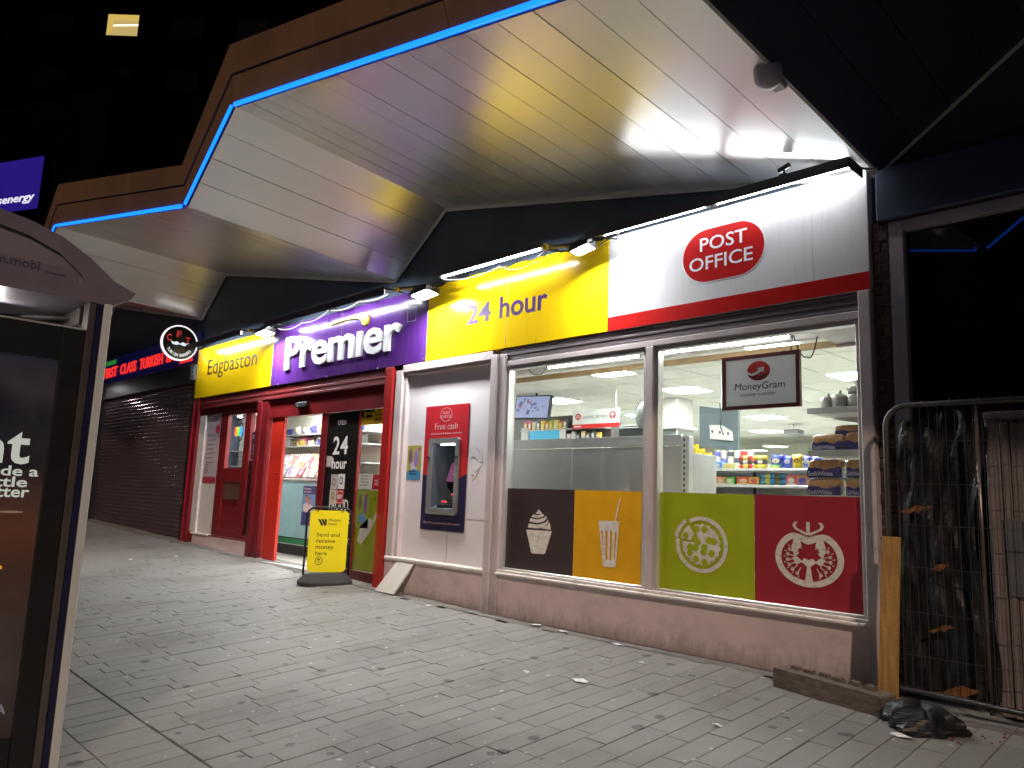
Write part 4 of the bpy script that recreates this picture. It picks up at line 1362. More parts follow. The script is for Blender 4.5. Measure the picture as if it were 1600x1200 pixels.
for i in range(110):
    x, y = -1.5 - 12 * gr_.random() ** 1.5, -3.4 + 3.2 * gr_.random()
    r_ = gr_.uniform(.003, .010)
    z = zg(x, y) + .0024
    k = 7
    gum.add([(x + r_ * math.cos(2 * math.pi * i2 / k) * gr_.uniform(.7, 1.2), y + r_ * math.sin(2 * math.pi * i2 / k) * gr_.uniform(.7, 1.2), z) for i2 in range(k)] + [(x, y, z + .0015)], [(i2, (i2 + 1) % k, k) for i2 in range(k)])
o = obj('litter_specks', gum, mat('pale_specks', (.5, .48, .44), .8), None, kind='stuff')
tag(o, 'small pale specks and crumbs scattered over the paving', 'litter')

# ------------------------------------------------------------------ neighbour on the left: closed barber shop
bb = thing('barber_shop', 'dark barber shop with closed roller shutter and red lettering on its sign', 'shop', (-16.1, .2, .2))
obj('upper_wall', MB().box(-34, -13.52, 0.12, .4, 3.92, 6.2), M['ydark'], bb)
obj('sign_board', MB().bbox(-18.95, -13.52, 0.03, .12, 3.34, 3.90, .01), mat('barber_sign_back', (.012, .010, .03), .3, var=.3, emit=(.02, .02, .22), estr=.10), bb)
emis('red_sign_letters', (1, .035, .03), .95)
for wd, u0, u1 in (('FIRST', -18.85, -17.95), ('CLASS', -17.72, -16.74), ('TURKISH', -16.52, -15.25), ('BARBERS', -15.03, -13.7)):
    lettering(wd, facade(.03), u0, u1, 3.47, 3.70, MATS['red_sign_letters'], bb, 0, .02, .012)
print_lines(facade(.03), -14.45, -13.62, 3.44, 1, .1, .06, MATS['red_sign_letters'], bb, 0)
for x0, x1, cc, st in ((-18.9, -18.1, (.05, .6, .08), .3),):
    obj('sign_light', MB().bbox(x0, x1, .02, .03, 3.76, 3.86, .004), emis('green_sign_light', cc, st), bb)
obj('shutter_box', MB().bbox(-18.8, -13.46, 0.02, .2, 2.98, 3.335, .01), mat('barber_box', (.045, .04, .045), .5, var=.2), bb)
zs = .20
prf = [(0, 0), (-.012, .018), (-.018, .036), (-.012, .054), (0, .066), (0, .0745)]
sm = MB()
for (y0, z0), (y1, z1) in zip(prf[:-1], prf[1:]):
    sm.quad((-18.75, .10 + y0, z0), (-13.62, .10 + y0, z0), (-13.62, .10 + y1, z1), (-18.75, .10 + y1, z1))
me0 = None
for k in range(37):
    if me0 is None:
        s_ = obj('slat', sm, M['shut'], bb)
        me0 = s_
        base_l = s_.location.copy()
        s_.location = base_l + Vector((0, 0, .19))
    else:
        s_ = me0.copy()
        col.objects.link(s_)
        s_.location = base_l + Vector((0, 0, .19 + k * .0755))
obj('guide_rail', MB().bbox(-13.62, -13.46, .03, .2, .15, 2.98, .008), M['blackm'], bb)
obj('guide_rail', MB().bbox(-13.455, -13.40, .0, .1, .15, 2.62, .006), mat('barber_red_trim', (.35, .012, .03), .35), bb)
obj('guide_rail', MB().bbox(-18.9, -18.75, .03, .2, .15, 2.98, .008), M['blackm'], bb)
obj('shop_wall', MB().box(-34, -18.9, .05, .4, .2, 3.915), M['ydark'], bb)
obj('end_wall', MB().box(-13.52, -13.34, .11, 1.0, .1, 3.9), M['ydark'], bb)
bl_ = thing('sign_lamp', 'small white lamp on an arm under the barber sign', 'lamp', (-18.3, -.3, 3.2))
obj('arm', MB().tube([(-18.3, .05, 3.42), (-18.3, -.28, 3.30)], .012, 6), M['blackm'], bl_)
obj('housing', MB().bbox(-18.42, -18.18, -.38, -.22, 3.262, 3.30, .006), M['blackm'], bl_)
obj('lamp_glass', MB().box(-18.40, -18.20, -.36, -.24, 3.256, 3.2615), emis('barber_lamp_glass', (1, .95, .92), 70.0), bl_)
# round projecting sign
rs = thing('round_sign', 'round black projecting sign with glowing white rim, red initials and white moustache', 'sign', (-13.5, -.32, 3.3))
sf = sidefr(-13.5)
ccy, ccz, rr_ = -.325, 3.62, .315
obj('rim', MB().ring(ell(ccy, ccz, rr_, rr_, 40), ell(ccy, ccz, rr_ * .93, rr_ * .93, 40), sf, -.05, .06), emis('rim_glow', (1, .93, .93), 1.1), rs)
obj('face', MB().prism(ell(ccy, ccz, rr_ * .925, rr_ * .925, 40), sf, -.045, .05), mat('sign_face_black', (.012, .012, .012), .35), rs)
redl = mat('red_letter_lit', (.5, .05, .05), .5, var=0, emit=(.8, .05, .06), estr=.45)
for s, u, v, a in (('C', -.19, .07, .05), ('F', -.025, .15, .05), ('T', .135, .06, .05)):
    lettering(s, sf, ccy + u - a * .8, ccy + u + a * .8, ccz + v - .055, ccz + v + .06, redl, rs, .006, .004, .02)
mu = [(0, .0), (-.05, .035), (-.10, .015), (-.155, .03), (-.12, -.025), (-.06, -.03), (0, -.012), (.06, -.03), (.12, -.025), (.155, .03), (.10, .015), (.05, .035)]
whl = emis('white_letter_lit', (.85, .92, 1), .9)
obj('moustache', MB().prism([(ccy + u, ccz - .015 + v) for u, v in mu], sf, .006, .004), whl, rs)
wordy = 'TURKISH BARBERS'
vs_all = MB()
for i, ch in enumerate(wordy):
    if ch == ' ':
        continue
    a = R(-90 - 56 + i * 112 / 14)
    cu, cv = ccy + .245 * math.cos(a), ccz + .245 * math.sin(a)
    rot = a + math.pi / 2
    P_, F_ = text_polys(ch, .02)
    ax = [p[0] for p in P_]
    w_ = max(ax) - min(ax)
    cx_ = (max(ax) + min(ax)) / 2
    q_ = [((px - cx_) * .055, py_ * .068) for px, py_ in P_]
    vs_all.add([sf(cu + u * math.cos(rot) - v * math.sin(rot), cv + u * math.sin(rot) + v * math.cos(rot), .009) for u, v in q_], F_)
obj('lettering', vs_all, whl, rs)
obj('bracket', MB().bbox(-13.53, -13.47, -.02, .05, 3.58, 3.66, .004).tube([(-13.5, .05, 3.62), (-13.5, -.05, 3.62)], .02, 8), M['blackm'], rs)
t = thing('junction_box', 'small grey junction box below the round sign', 'box', (-13.5, 0, 3.05))
obj('box', MB().bbox(-13.60, -13.43, -.05, .02, 3.0, 3.27, .008), mat('junction_grey', (.16, .17, .19), .5), t)
for z in (3.10, 3.17):
    obj('screw', MB().lathe([(.01, 0), (.008, .005)], (-13.48, -.05, z), (0, -1, 0), 8), M['twht'], t)

# ------------------------------------------------------------------ neighbour on the right: empty unit behind the fence
nb = thing('empty_unit', 'dark empty unit with a big black window behind the fence', 'shop', (.5, .3, 0))
obj('beam', MB().bbox(-1.845, 4.5, -.01, .3, 3.13, 3.50, .01), M['nwall'], nb)
obj('upper_wall', MB().box(-1.855, 4.5, .115, .4, 3.51, 6.0), M['ydark'], nb)
# rough brick pier between the units
pier = obj('pier', MB().box(-1.895, -1.79, .06, .35, -.05, 3.12), M['mortar'], nb)
zc_ = .0
rb_ = random.Random(9)
while zc_ < 3.08:
    k = int(zc_ / .075)
    for (a, b) in (((-1.893, -1.845), (-1.838, -1.792)) if k % 2 else ((-1.893, -1.792),)):
        d = rb_.uniform(-.008, .012)
        obj('brick', MB().bbox(a, b, .045 + d, .10, zc_ + .004, zc_ + .068, .005), M['brick'], pier)
    zc_ += .075
fm = MB()
fm.bbox(-1.785, -1.69, .04, .16, .05, 3.125, .006).bbox(-1.69, 4.4, .04, .16, 3.045, 3.125, .006)
obj('window_frame', fm, M['nframe'], nb)
obj('pane', MB().box(-1.69, 4.4, .10, .106, .05, 3.045), mat('black_pane', (.006, .007, .012), .03, var=0, spec=.6), nb)
obj('inner_wall', MB().box(-1.78, 4.4, .9, 1.0, 0, 3.1), M['ydark'], nb)

# temporary mesh fence, sheeting, hoarding boards
fy_ = -.20
fe = thing('mesh_fence', 'galvanised temporary mesh fence panel in front of the hoarding', 'fence', (-.2, fy_, .03))
zt_, zb_, xl, xr = 1.815, .045, -1.765, 1.55
c = [(xl, fy_, zb_), (xl, fy_, zt_ - .13)] + [(xl + .13 * (1 - math.cos(R(a))), fy_, zt_ - .13 + .13 * math.sin(R(a))) for a in (15, 30, 45, 60, 75, 90)] + [(xr, fy_, zt_)]
obj('frame_tube', MB().tube(c, .017, 10), M['galv'], fe, smooth=True)
obj('frame_tube', MB().tube([(xl, fy_, zb_ + .06), (xr, fy_, zb_ - .03)], .017, 10), M['galv'], fe, smooth=True)
for x in (-1.255, .6, 1.53):
    obj('frame_tube', MB().tube([(x, fy_ + .002, zb_), (x, fy_ + .002, zt_)], .011, 8), M['bronze'], fe, smooth=True)
wires = MB()
x = xl + .06
while x < xr:
    zz_ = zt_ - .01 if x > xl + .13 else zt_ - .05
    wires.tube([(x, fy_, zb_ + .03), (x, fy_, zz_)], .0019, 4)
    x += .048
for z in (1.585, 1.325, 1.075, .822, .556, .304):
    wires.tube([(xl, fy_ - .003, z), (xr, fy_ - .003, z)], .0022, 4)
o = obj('mesh_wires', wires, M['galv'], fe, kind='stuff')
for i in range(12):
    x = -1.55 + i * .16
    obj('wire_tie', MB().tube([(x, fy_, zt_ - .024), (x + .004, fy_ - .024, zt_), (x, fy_, zt_ + .024)], .004, 5), M['galv'], fe)


def sheet_mesh(x0, x1, z0, z1, y, amp, nx=26, nz=40, seed=1, notch=True):
    mb = MB()
    rg = random.Random(seed)
    ph = [rg.uniform(0, 6.28) for _ in range(12)]
    for j in range(nz + 1):
        for i in range(nx + 1):
            u, v = i / nx, j / nz
            xx = x0 + (x1 - x0) * u
            z = z0 + (z1 - z0) * v
            if notch:
                xx += .05 * math.sin(v * 7 + ph[0]) * u - .12 * max(0, v - .82) * (1 - u) * -4 * .3
                z -= .18 * max(0, .5 - u) * v ** 6 + .10 * u * u * v ** 6 + .03 * math.sin(u * 9 + ph[1]) * v ** 4
            a = math.sin(9 * u + 5 * v + ph[2]) * .5 + math.sin(17 * u - 11 * v + ph[3]) * .3 + math.sin(4 * u + 23 * v + ph[4]) * .35 + abs(math.sin(13 * u + 13 * v + ph[5])) * .6 + abs(math.sin(7 * v - 15 * u + ph[6])) * .5
            mb.v.append((xx, y + amp * a, z))
    for j in range(nz):
        for i in range(nx):
            k = j * (nx + 1) + i
            mb.f.append((k, k + 1, k + nx + 2, k + nx + 1))
    return mb


tag(obj('plastic_sheet', sheet_mesh(-1.74, -1.27, .10, 1.80, -.10, .020), M['poly'], smooth=False), 'torn black polythene sheet hanging behind the mesh fence', 'plastic sheet')
# torn bits of orange board showing through the tears
for i, (x, z, w_, h, lab) in enumerate(((-1.62, 1.17, .20, .09, 'uppermost'), (-1.50, .83, .12, .08, 'middle'), (-1.50, .47, .16, .09, 'lower'), (-1.44, .12, .28, .16, 'lowest and largest'))):
    rq = random.Random(i + 40)
    up_ = [(x - w_ / 2 + w_ * j / 8, z + h * (.45 * (j / 8 - .5) + rq.uniform(.05, .32) * math.sin(math.pi * j / 8))) for j in range(9)]
    dn_ = [(x + w_ / 2 - w_ * j / 8 - .01, z + h * (.45 * (.5 - j / 8) - rq.uniform(.05, .4) * math.sin(math.pi * j / 8))) for j in range(1, 8)]
    c = MB().prism(up_ + dn_, facade(-.150), 0, .004)
    tag(obj('board_scrap', c, mat('orange_board', (.20, .08, .022), .7, var=.5, scale=14)), '%s torn orange board scrap showing through the black sheet' % lab, 'board scrap', 'orange scraps in the sheet')
hb = thing('hoarding', 'weathered ribbed timber hoarding behind the fence at the right edge', 'hoarding', (0, 0, 0))
x = -1.245
k = 0
while x < 1.5:
    w_ = [.075, .045, .095, .05][k % 4]
    obj('plank', MB().bbox(x, x + w_ - .004, -.045 - .012 * (k % 2), -.02, .02, 1.72 - .01 * (k % 3), .004), M['hoard'], hb)
    x += w_
    k += 1
obj('top_rail', MB().bbox(-1.25, 1.5, -.075, -.015, 1.722, 1.765, .005), M['hoard'], hb)
obj('paint_patch', MB().prism([(-1.165, .70), (-1.10, .69), (-1.04, .72), (-.93, .70), (-.93, 1.13), (-1.03, 1.15), (-1.09, 1.12), (-1.17, 1.14)], facade(-.0585), 0, .002), M['patch'], hb)
obj('backing', MB().bbox(-1.26, 1.5, -.012, .02, .02, 1.74, .004), M['hoard'], hb)
tag(obj('timber_plank', MB().slab([(-1.838, -.285, .0), (-1.728, -.285, .0), (-1.688, -.255, .998), (-1.788, -.255, .998)], -.03), M['wood']), 'raw orange timber plank leaning upright against the right window post', 'plank')
# ridged baulk lying on the paving
tb = thing('fence_foot', 'long dirty recycled block lying along the riser below crimson graphic', 'fence foot', (-2.1, -.36, -.03))
L0, L1 = Vector((-2.475, -.30, zg(-2.4, -.3))), Vector((-1.74, -.45, zg(-1.74, -.45)))
ux = (L1 - L0).normalized()
nx_ = Vector((ux.y, -ux.x, 0)).normalized()
fr = frame3(L0, ux, Vector((0, 0, 1)), nx_)
Ln = (L1 - L0).length
obj('block', MB().prism([(0, .0), (Ln, .0), (Ln, .105), (Ln - .01, .115), (.01, .122), (0, .115)], fr, -.13, .16), M['oldw'], tb)
for k in range(6):
    u = .06 + k * (Ln - .12) / 6
    obj('rib', MB().prism([(u, .115), (u + .07, .114), (u + .06, .14), (u + .012, .142)], fr, -.11 + .01 * (k % 2), .05), M['oldw'], tb)
# black bag slumped by the fence
bgm = MB()
nu, nv = 26, 12
rg = random.Random(21)
for j in range(nv + 1):
    v = j / nv
    for i in range(nu):
        t = 2 * math.pi * i / nu
        rr = math.sin(math.pi * (.06 + .94 * (1 - v) * .5)) if v < 1 else 0
        rr = (1 - v ** 2.2) ** .5
        wv = 1 + .16 * math.sin(3 * t + 2 * v) + .10 * math.sin(7 * t + 5 * v) + .07 * math.sin(13 * t - 9 * v)
        x = -1.53 + .20 * rr * wv * math.cos(t) * (1.1 if math.cos(t) < 0 else 1)
        y = -.50 + .14 * rr * wv * math.sin(t)
        z = zg(x, y) + .135 * v + .02 * math.sin(5 * t + 3) * v * (1 - v) * 2 + .02 * math.cos(2 * t) * v
        bgm.v.append((x, y, z))
for j in range(nv):
    for i in range(nu):
        bgm.f.append((j * nu + i, j * nu + (i + 1) % nu, (j + 1) * nu + (i + 1) % nu, (j + 1) * nu + i))
tag(obj('rubbish_bag', bgm, M['poly']), 'crumpled black plastic bag slumped on the paving at the fence foot', 'bag')
rbm = MB()
for i in range(26):
    x, y = -1.38 + rg.uniform(-.16, .22), -.42 + rg.uniform(-.2, .16)
    s_ = rg.uniform(.004, .013)
    z = zg(x, y)
    rbm.add([(x - s_, y - s_ * .6, z), (x + s_, y - s_ * .5, z), (x + s_ * .2, y + s_, z), (x, y, z + s_ * 1.1)], [(0, 1, 3), (1, 2, 3), (2, 0, 3)])
tag(obj('brick_rubble', rbm, M['gumx'], kind='stuff'), 'scatter of red brick crumbs beside the black bag', 'rubble')

# ------------------------------------------------------------------ bus shelter at the left
bs = thing('bus_shelter', 'grey bus shelter with arched roof and lit advert panel at the left edge', 'bus shelter', (-4.5, -4.9, -.33))
BX = -4.447
sf = sidefr(BX)
yL = -5.75
zbs = zg(BX, -4.6)
for y0, y1, m, pr, nm in ((-4.057, -4.018, 'postw', .012, 'post_edge'), (-4.094, -4.0575, 'navy', .0, 'post_seal'), (-4.130, -4.0945, 'bronze', .008, 'post_trim'), (-4.236, -4.1305, 'blackm', .0, 'panel_bezel')):
    obj(nm, MB().bbox(BX - .10, BX + pr, y0, y1, -.33, 2.11 if nm != 'panel_bezel' else 1.945, .004), M[m], bs)
obj('panel_bezel', MB().bbox(BX - .10, BX, yL, -4.2365, 1.775, 1.945, .004), M['blackm'], bs)
obj('panel_bezel', MB().bbox(BX - .10, BX, yL, -4.2365, -.33, -.10, .004), M['blackm'], bs)
obj('panel_trim', MB().bbox(BX - .10, BX + .006, yL, -4.131, 1.946, 1.956, .002), M['alu'], bs)
# advert: a printed sheet lit from behind
am = bpy.data.materials.new('advert_print')
am.use_nodes = True
n_n = am.node_tree.nodes
n_l = am.node_tree.links
b_ = n_n['Principled BSDF']
geo = n_n.new('ShaderNodeNewGeometry')
sepx = n_n.new('ShaderNodeSeparateXYZ')
n_l.new(geo.outputs['Position'], sepx.inputs[0])
rmp = n_n.new('ShaderNodeMapRange')
rmp.inputs['From Min'].default_value = -.1
rmp.inputs['From Max'].default_value = 1.78
n_l.new(sepx.outputs['Z'], rmp.inputs['Value'])
cr = n_n.new('ShaderNodeValToRGB')
els = cr.color_ramp.elements
els[0].position = 0.0
els[0].color = (.010, .004, .003, 1)
els[1].position = 1.0
els[1].color = (.010, .009, .016, 1)
for p_, c_ in ((.25, (.018, .008, .007, 1)), (.42, (.030, .012, .008, 1)), (.52, (.055, .018, .008, 1)), (.62, (.032, .013, .009, 1)), (.70, (.007, .005, .007, 1)), (.84, (.005, .004, .008, 1)), (.92, (.018, .012, .016, 1))):
    e_ = els.new(p_)
    e_.color = c_
nz_ = n_n.new('ShaderNodeTexNoise')
nz_.inputs['Scale'].default_value = 3.0
n_l.new(geo.outputs['Position'], nz_.inputs['Vector'])
ad_ = n_n.new('ShaderNodeMath')
ad_.operation = 'MULTIPLY_ADD'
ad_.inputs[1].default_value = .12
n_l.new(nz_.outputs['Fac'], ad_.inputs[0])
sb_ = n_n.new('ShaderNodeMath')
sb_.operation = 'SUBTRACT'
sb_.inputs[1].default_value = .06
n_l.new(rmp.outputs[0], sb_.inputs[0])
n_l.new(sb_.outputs[0], ad_.inputs[2])
n_l.new(ad_.outputs[0], cr.inputs[0])
b_.inputs['Roughness'].default_value = .5
n_l.new(cr.outputs[0], b_.inputs['Base Color'])
n_l.new(cr.outputs[0], b_.inputs['Emission Color'])
b_.inputs['Emission Strength'].default_value = 1.0
ad = obj('advert_sheet', MB().box(BX - .03, BX - .022, yL, -4.2367, -.0998, 1.7748), am, bs)
lw = emis('advert_letters', (.85, .84, .74), .62)
fa2 = sidefr(BX - .022)
lettering('n', fa2, -4.545, -4.425, 1.225, 1.345, lw, bs, .001, .001, .022)
lettering('t', fa2, -4.413, -4.312, 1.222, 1.385, lw, bs, .001, .001, .022)
for s_, u0, u1, v0, v1 in (('ade a', -4.470, -4.262, 1.163, 1.214), ('ttle', -4.450, -4.306, 1.108, 1.160), ('etter', -4.475, -4.292, 1.057, 1.104)):
    lettering(s_, fa2, u0, u1, v0, v1, lw, bs, .001, .001, .018)
lettering('A', fa2, -4.315, -4.272, .015, .062, emis('advert_small', (.5, .45, .45), .3), bs, .001, .001, .02)
print_lines(fa2, -4.50, -4.278, -.045, 1, .05, .02, MATS['advert_small'], bs, .001)
obj('advert_flame', MB().prism(ell(-4.40, .715, .035, .016, 18), fa2, .001, .001), emis('advert_orange', (1, .42, .05), .7), bs)
obj('advert_smear', MB().prism(ell(-4.36, .985, .055, .006, 16), fa2, .001, .001), emis('advert_pale', (.6, .35, .25), .35), bs)
obj('advert_glass', MB().box(BX - .012, BX - .008, yL, -4.2368, -.0996, 1.7746), M['glass'], bs)
# arched roof and gable
arc = [(-3.905, 2.200), (-4.02, 2.245), (-4.15, 2.345), (-4.29, 2.425), (-4.44, 2.473), (-4.60, 2.500), (-4.80, 2.515)]
arc2 = arc + [(-9.6 - a, b) for a, b in reversed(arc[:-1])]
low = [(-5.74, 2.19), (-5.69, 2.105), (-4.02, 2.105), (-3.925, 2.165)]
outer = arc2 + low
rf = MB().prism(outer, sf, -3.2, 3.17)
obj('roof', rf, M['shelter'], bs)
inn = [(-4.165, 2.195), (-4.175, 2.235), (-4.30, 2.338), (-4.45, 2.395), (-4.62, 2.425), (-4.80, 2.437)]
inn2 = inn + [(-9.6 - a, b) for a, b in reversed(inn[:-1])]
# gable ring proud of a recessed inner panel
k1 = []
gp = MB().prism(inn2, sf, -.028, .010)
obj('gable_panel', gp, M['shelter2'], bs)
rim = MB()
strip(rim, arc2, [inn2[min(i, len(inn2) - 1)] for i in [0, 1, 2, 2, 3, 4, 5, 6, 7, 8, 8, 9, 10]], sf, -.029, .03)
rim.prism([(-5.74, 2.19), (-5.69, 2.105), (-4.02, 2.105), (-3.925, 2.165), (-3.905, 2.2), (-4.165, 2.195), (-5.435, 2.195)], sf, -.029, .03)
obj('gable_rim', rim, M['shelter'], bs)
obj('gable_band', MB().prism([(-5.42, 2.198), (-4.20, 2.198), (-4.20, 2.262), (-5.42, 2.30)], sf, -.0178, .003), mat('gable_band_grey', (.17, .145, .18), .45), bs)
lettering('m.mobi', sf, -4.575, -4.378, 2.226, 2.273, mat('gable_letters', (.07, .06, .075), .5), bs, -.0146, .001, .012)
print_lines(sf, -4.36, -4.23, 2.228, 1, .03, .008, MATS['gable_letters'], bs, -.0146)
obj('roof_beam', MB().bbox(BX - 3.1, BX - .12, -4.14, -4.04, 2.0, 2.10, .006), M['bronze'], bs)
obj('roof_beam', MB().bbox(BX - 3.1, BX - .12, -5.70, -5.60, 2.0, 2.10, .006), M['bronze'], bs)
obj('roof_beam', MB().tube([(BX - .3, -4.1, 2.06), (BX - 1.6, -5.6, 2.06)], .012, 6), M['galv'], bs)
for x in (BX - 1.6, BX - 3.1):
    obj('post', MB().bbox(x - .04, x + .04, -4.10, -4.02, -.35, 2.10, .006), M['shelter'], bs)
obj('back_glass', MB().box(BX - 3.06, BX - .11, -4.075, -4.068, -.1, 1.95), M['glass'], bs)
t = thing('spot_lamp', 'small lit spot lamp under the bus shelter roof', 'lamp', (BX - .5, -4.45, 2.0))
lp_ = Vector((BX - .45, -4.49, 2.055))
dv = Vector((.75, .1, -.6)).normalized()
obj('housing', MB().lathe([(.012, -.05), (.03, -.04), (.034, 0.0)], lp_, dv, 14), M['galv'], t)
obj('lamp_glass', MB().lathe([(.024, .001), (.02, .004)], lp_, dv, 14), M['spot'], t)

# ------------------------------------------------------------------ dark buildings and billboard in the distance
tw = thing('tower_block', 'dark tower block behind the canopy with one lit window', 'tower', (-38, 6, 0))
dvt = Vector((.70, .714, 0))
dvt.normalize()
ft = frame3((-40.0, 4.18, 0), dvt, (0, 0, 1), (dvt.y, -dvt.x, 0))
obj('walls', MB().prism([(-5.2, -1), (24, -1), (24, 62), (-5.2, 62)], ft, -16.0, 15.95), M['tower2'], tw)
for r_ in range(-5, 8):
    for c_ in range(-1, 6):
        u = c_ * 3.3
        z0 = 23.42 + r_ * 2.9
        lit_ = (r_ == 0 and c_ == 0)
        wf = obj('window', MB().ring([(u - .06, z0 - .06), (u + 1.65, z0 - .06), (u + 1.65, z0 + 1.24), (u - .06, z0 + 1.24)], [(u, z0), (u + 1.59, z0), (u + 1.59, z0 + 1.18), (u, z0 + 1.18)], ft, -.06, .08), M['tower'], tw)
        if not lit_:
            obj('pane', MB().prism([(u, z0), (u + 1.59, z0), (u + 1.59, z0 + 1.18), (u, z0 + 1.18)], ft, -.04, .02), M['dkglass'], wf)
        else:
            wf['label'] = 'the one lit window, glowing warm yellow'
            obj('lit_room', MB().prism([(u, z0), (u + 1.59, z0), (u + 1.59, z0 + 1.18), (u, z0 + 1.18)], ft, -.04, .02), emis('lit_room', (.55, .40, .14), .95), wf)
            obj('ceiling_edge', MB().prism([(u + .02, z0 + .02), (u + .30, z0 + .30), (u + .30, z0 + .85), (u + 1.57, z0 + .85), (u + 1.57, z0 + 1.16), (u + .02, z0 + 1.16)], ft, -.018, .004), emis('lit_curtain', (.68, .47, .10), .95), wf)
            obj('ceiling_lamp', MB().prism([(u + .30, z0 + .52), (u + 1.57, z0 + .58), (u + 1.57, z0 + .66), (u + .36, z0 + .60)], ft, -.012, .01), emis('lit_lamp', (1, .9, .6), 2.5), wf)
t = thing('office_block', 'dark low office block carrying the glowing blue billboard', 'building', (-30, -4, 0))
P0 = Vector((-28.0, -1.141, 0))
dv = Vector((.9023, .4311, 0))
nn = Vector((dv.y, -dv.x, 0))
fb = frame3(P0, dv, (0, 0, 1), nn)
obj('walls', MB().prism([(-9, -1), (4.3, -1), (4.3, 13.2), (-9, 13.2)], fb, -8.0, 7.9), M['tower'], t)
obj('parapet', MB().prism([(-9.1, 13.2), (4.4, 13.2), (4.4, 13.5), (-9.1, 13.5)], fb, -8.05, 8.1), M['tower2'], t)
for r_ in range(3):
    for c_ in range(4):
        u = -8.2 + c_ * 2.6
        z0 = 1.2 + r_ * 2.6
        wf = obj('window', MB().ring([(u, z0), (u + 1.6, z0), (u + 1.6, z0 + 1.5), (u, z0 + 1.5)], [(u + .08, z0 + .08), (u + 1.52, z0 + .08), (u + 1.52, z0 + 1.42), (u + .08, z0 + 1.42)], fb, -.12, .06), M['tower2'], t)
        obj('pane', MB().prism([(u + .08, z0 + .08), (u + 1.52, z0 + .08), (u + 1.52, z0 + 1.42), (u + .08, z0 + 1.42)], fb, -.115, .02), M['dkglass'], wf)
bl = thing('billboard', 'glowing blue rooftop billboard with white lettering at the left edge', 'billboard', (-26.8, -.55, 9.3))
obj('box', MB().prism([(-2.55, 9.25), (2.18, 9.25), (2.18, 11.05), (-2.55, 11.05)], fb, -.1, .25), M['tower2'], bl)
obj('face', MB().prism([(-2.5, 9.30), (2.13, 9.30), (2.13, 10.99), (-2.5, 10.99)], fb, .152, .01), mat('billboard_blue', (.01, .008, .05), .4, var=.15, scale=1.5, emit=(.014, .006, .17), estr=1.0), bl)
lettering('octopusenergy', fb, -1.05, 1.95, 9.50, 9.80, emis('billboard_letters', (.9, .88, 1), .95), bl, .165, .01, .015, shear=.15)

# ------------------------------------------------------------------ shop interior: shell
ZC = 2.75
ZF = .06
struct('shop_floor', MB().box(-13.9, -1.9, .22, 13, ZF - .1, ZF), M['floor'])
struct('shop_back_wall', MB().box(-13.9, -1.8, 13.0, 13.2, 0, 2.9), M['cream'])
struct('shop_left_wall', MB().box(-14.05, -13.9, .12, 13.0, 0, 2.9), M['cream'])
struct('shop_right_wall', MB().box(-1.98, -1.91, .22, 13.0, 0, 2.95), M['cream'])
cl = struct('shop_ceiling', MB().box(-13.9, -1.99, .9, 13.0, ZC + .03, ZC + .10), M['tbar'])
obj('front_bulkhead', MB().box(-13.9, -1.99, .12, .898, 2.60, 2.66), M['whitew'], cl)
obj('bulkhead_front', MB().box(-13.9, -1.99, .80, .88, 2.555, 2.598), M['whitew'], cl)
bm_ = tag(obj('ceiling_beam', MB().bbox(-9.0, -1.99, .86, .92, 2.475, 2.525, .004), M['beam']), 'brown timber beam under the shop ceiling behind the windows', 'beam')
TW = .6
panels = {(-12.2, 1.24), (-10.4, 1.24), (-6.2, 1.84), (-8.6, 3.64), (-6.2, 3.64), (-3.8, 3.64), (-6.8, 7.24), (-8.0, 9.64), (-8.6, 6.04), (-11.0, 3.64), (-11.0, 1.84), (-9.8, 7.84), (-3.8, 6.64), (-5.0, 9.64), (-11.0, 6.64), (-3.8, 1.24)}  # the pair at the counter and doorway is added to brighten that end
tiles_ = []
tbm = MB()
x = -13.4
panlist = []
ix = -12
while True:
    x = -6.2 + ix * TW
    if x > -2.0:
        break
    iy = -2
    while 1.84 + iy * TW < 12.9:
        y = 1.84 + iy * TW
        iy += 1
        if y < .93 or x < -13.8:
            continue
        x1, y1 = min(x + TW, -1.99), min(y + TW, 12.99)
        if any(abs(px - x) < .01 and abs(py - y) < .01 for px, py in panels):
            panlist.append((x, x1, y, y1))
        else:
            tiles_.append((x, x1, y, y1))
    ix += 1
tiles_.sort(key=lambda c: (c[2] + 5.3) ** 2 + c[0] ** 2)
rest = MB()
for i, (a, b, c, d) in enumerate(tiles_):
    dz = random.uniform(-.002, .002)
    args = (a + .010, b - .010, c + .010, d - .010, ZC + dz, ZC + .02)
    if i < 290:
        obj('ceiling_tile', MB().box(*args), M['tile'], cl)
    else:
        rest.box(*args)
o = obj('far_ceiling_tiles', rest, M['tile'], cl, kind='stuff')
panlist.sort(key=lambda c: c[2] * 10 + abs(c[0]))
names = {(-12.2, 1.24): 'added to brighten the left end of the turquoise counter', (-10.4, 1.24): 'added to brighten the inside of the doorway', (-3.8, 1.24): 'just behind the right window', (-6.2, 1.84): 'nearest the left window', (-11.0, 1.84): 'above the sales counter', (-3.8, 3.64): 'above the bread shelves', (-6.2, 3.64): 'in front of the square column',
         (-8.6, 3.64): 'beside the wall monitor', (-11.0, 3.64): 'behind the sales counter', (-8.6, 6.04): 'behind the hanging counter sign', (-3.8, 6.64): 'far right, above the back aisle', (-11.0, 6.64): 'far left of the shop',
         (-6.8, 7.24): 'below the framed sign in view', (-9.8, 7.84): 'deep in the left of the shop', (-8.0, 9.64): 'farthest in the middle of the shop', (-5.0, 9.64): 'farthest on the right of the shop'}
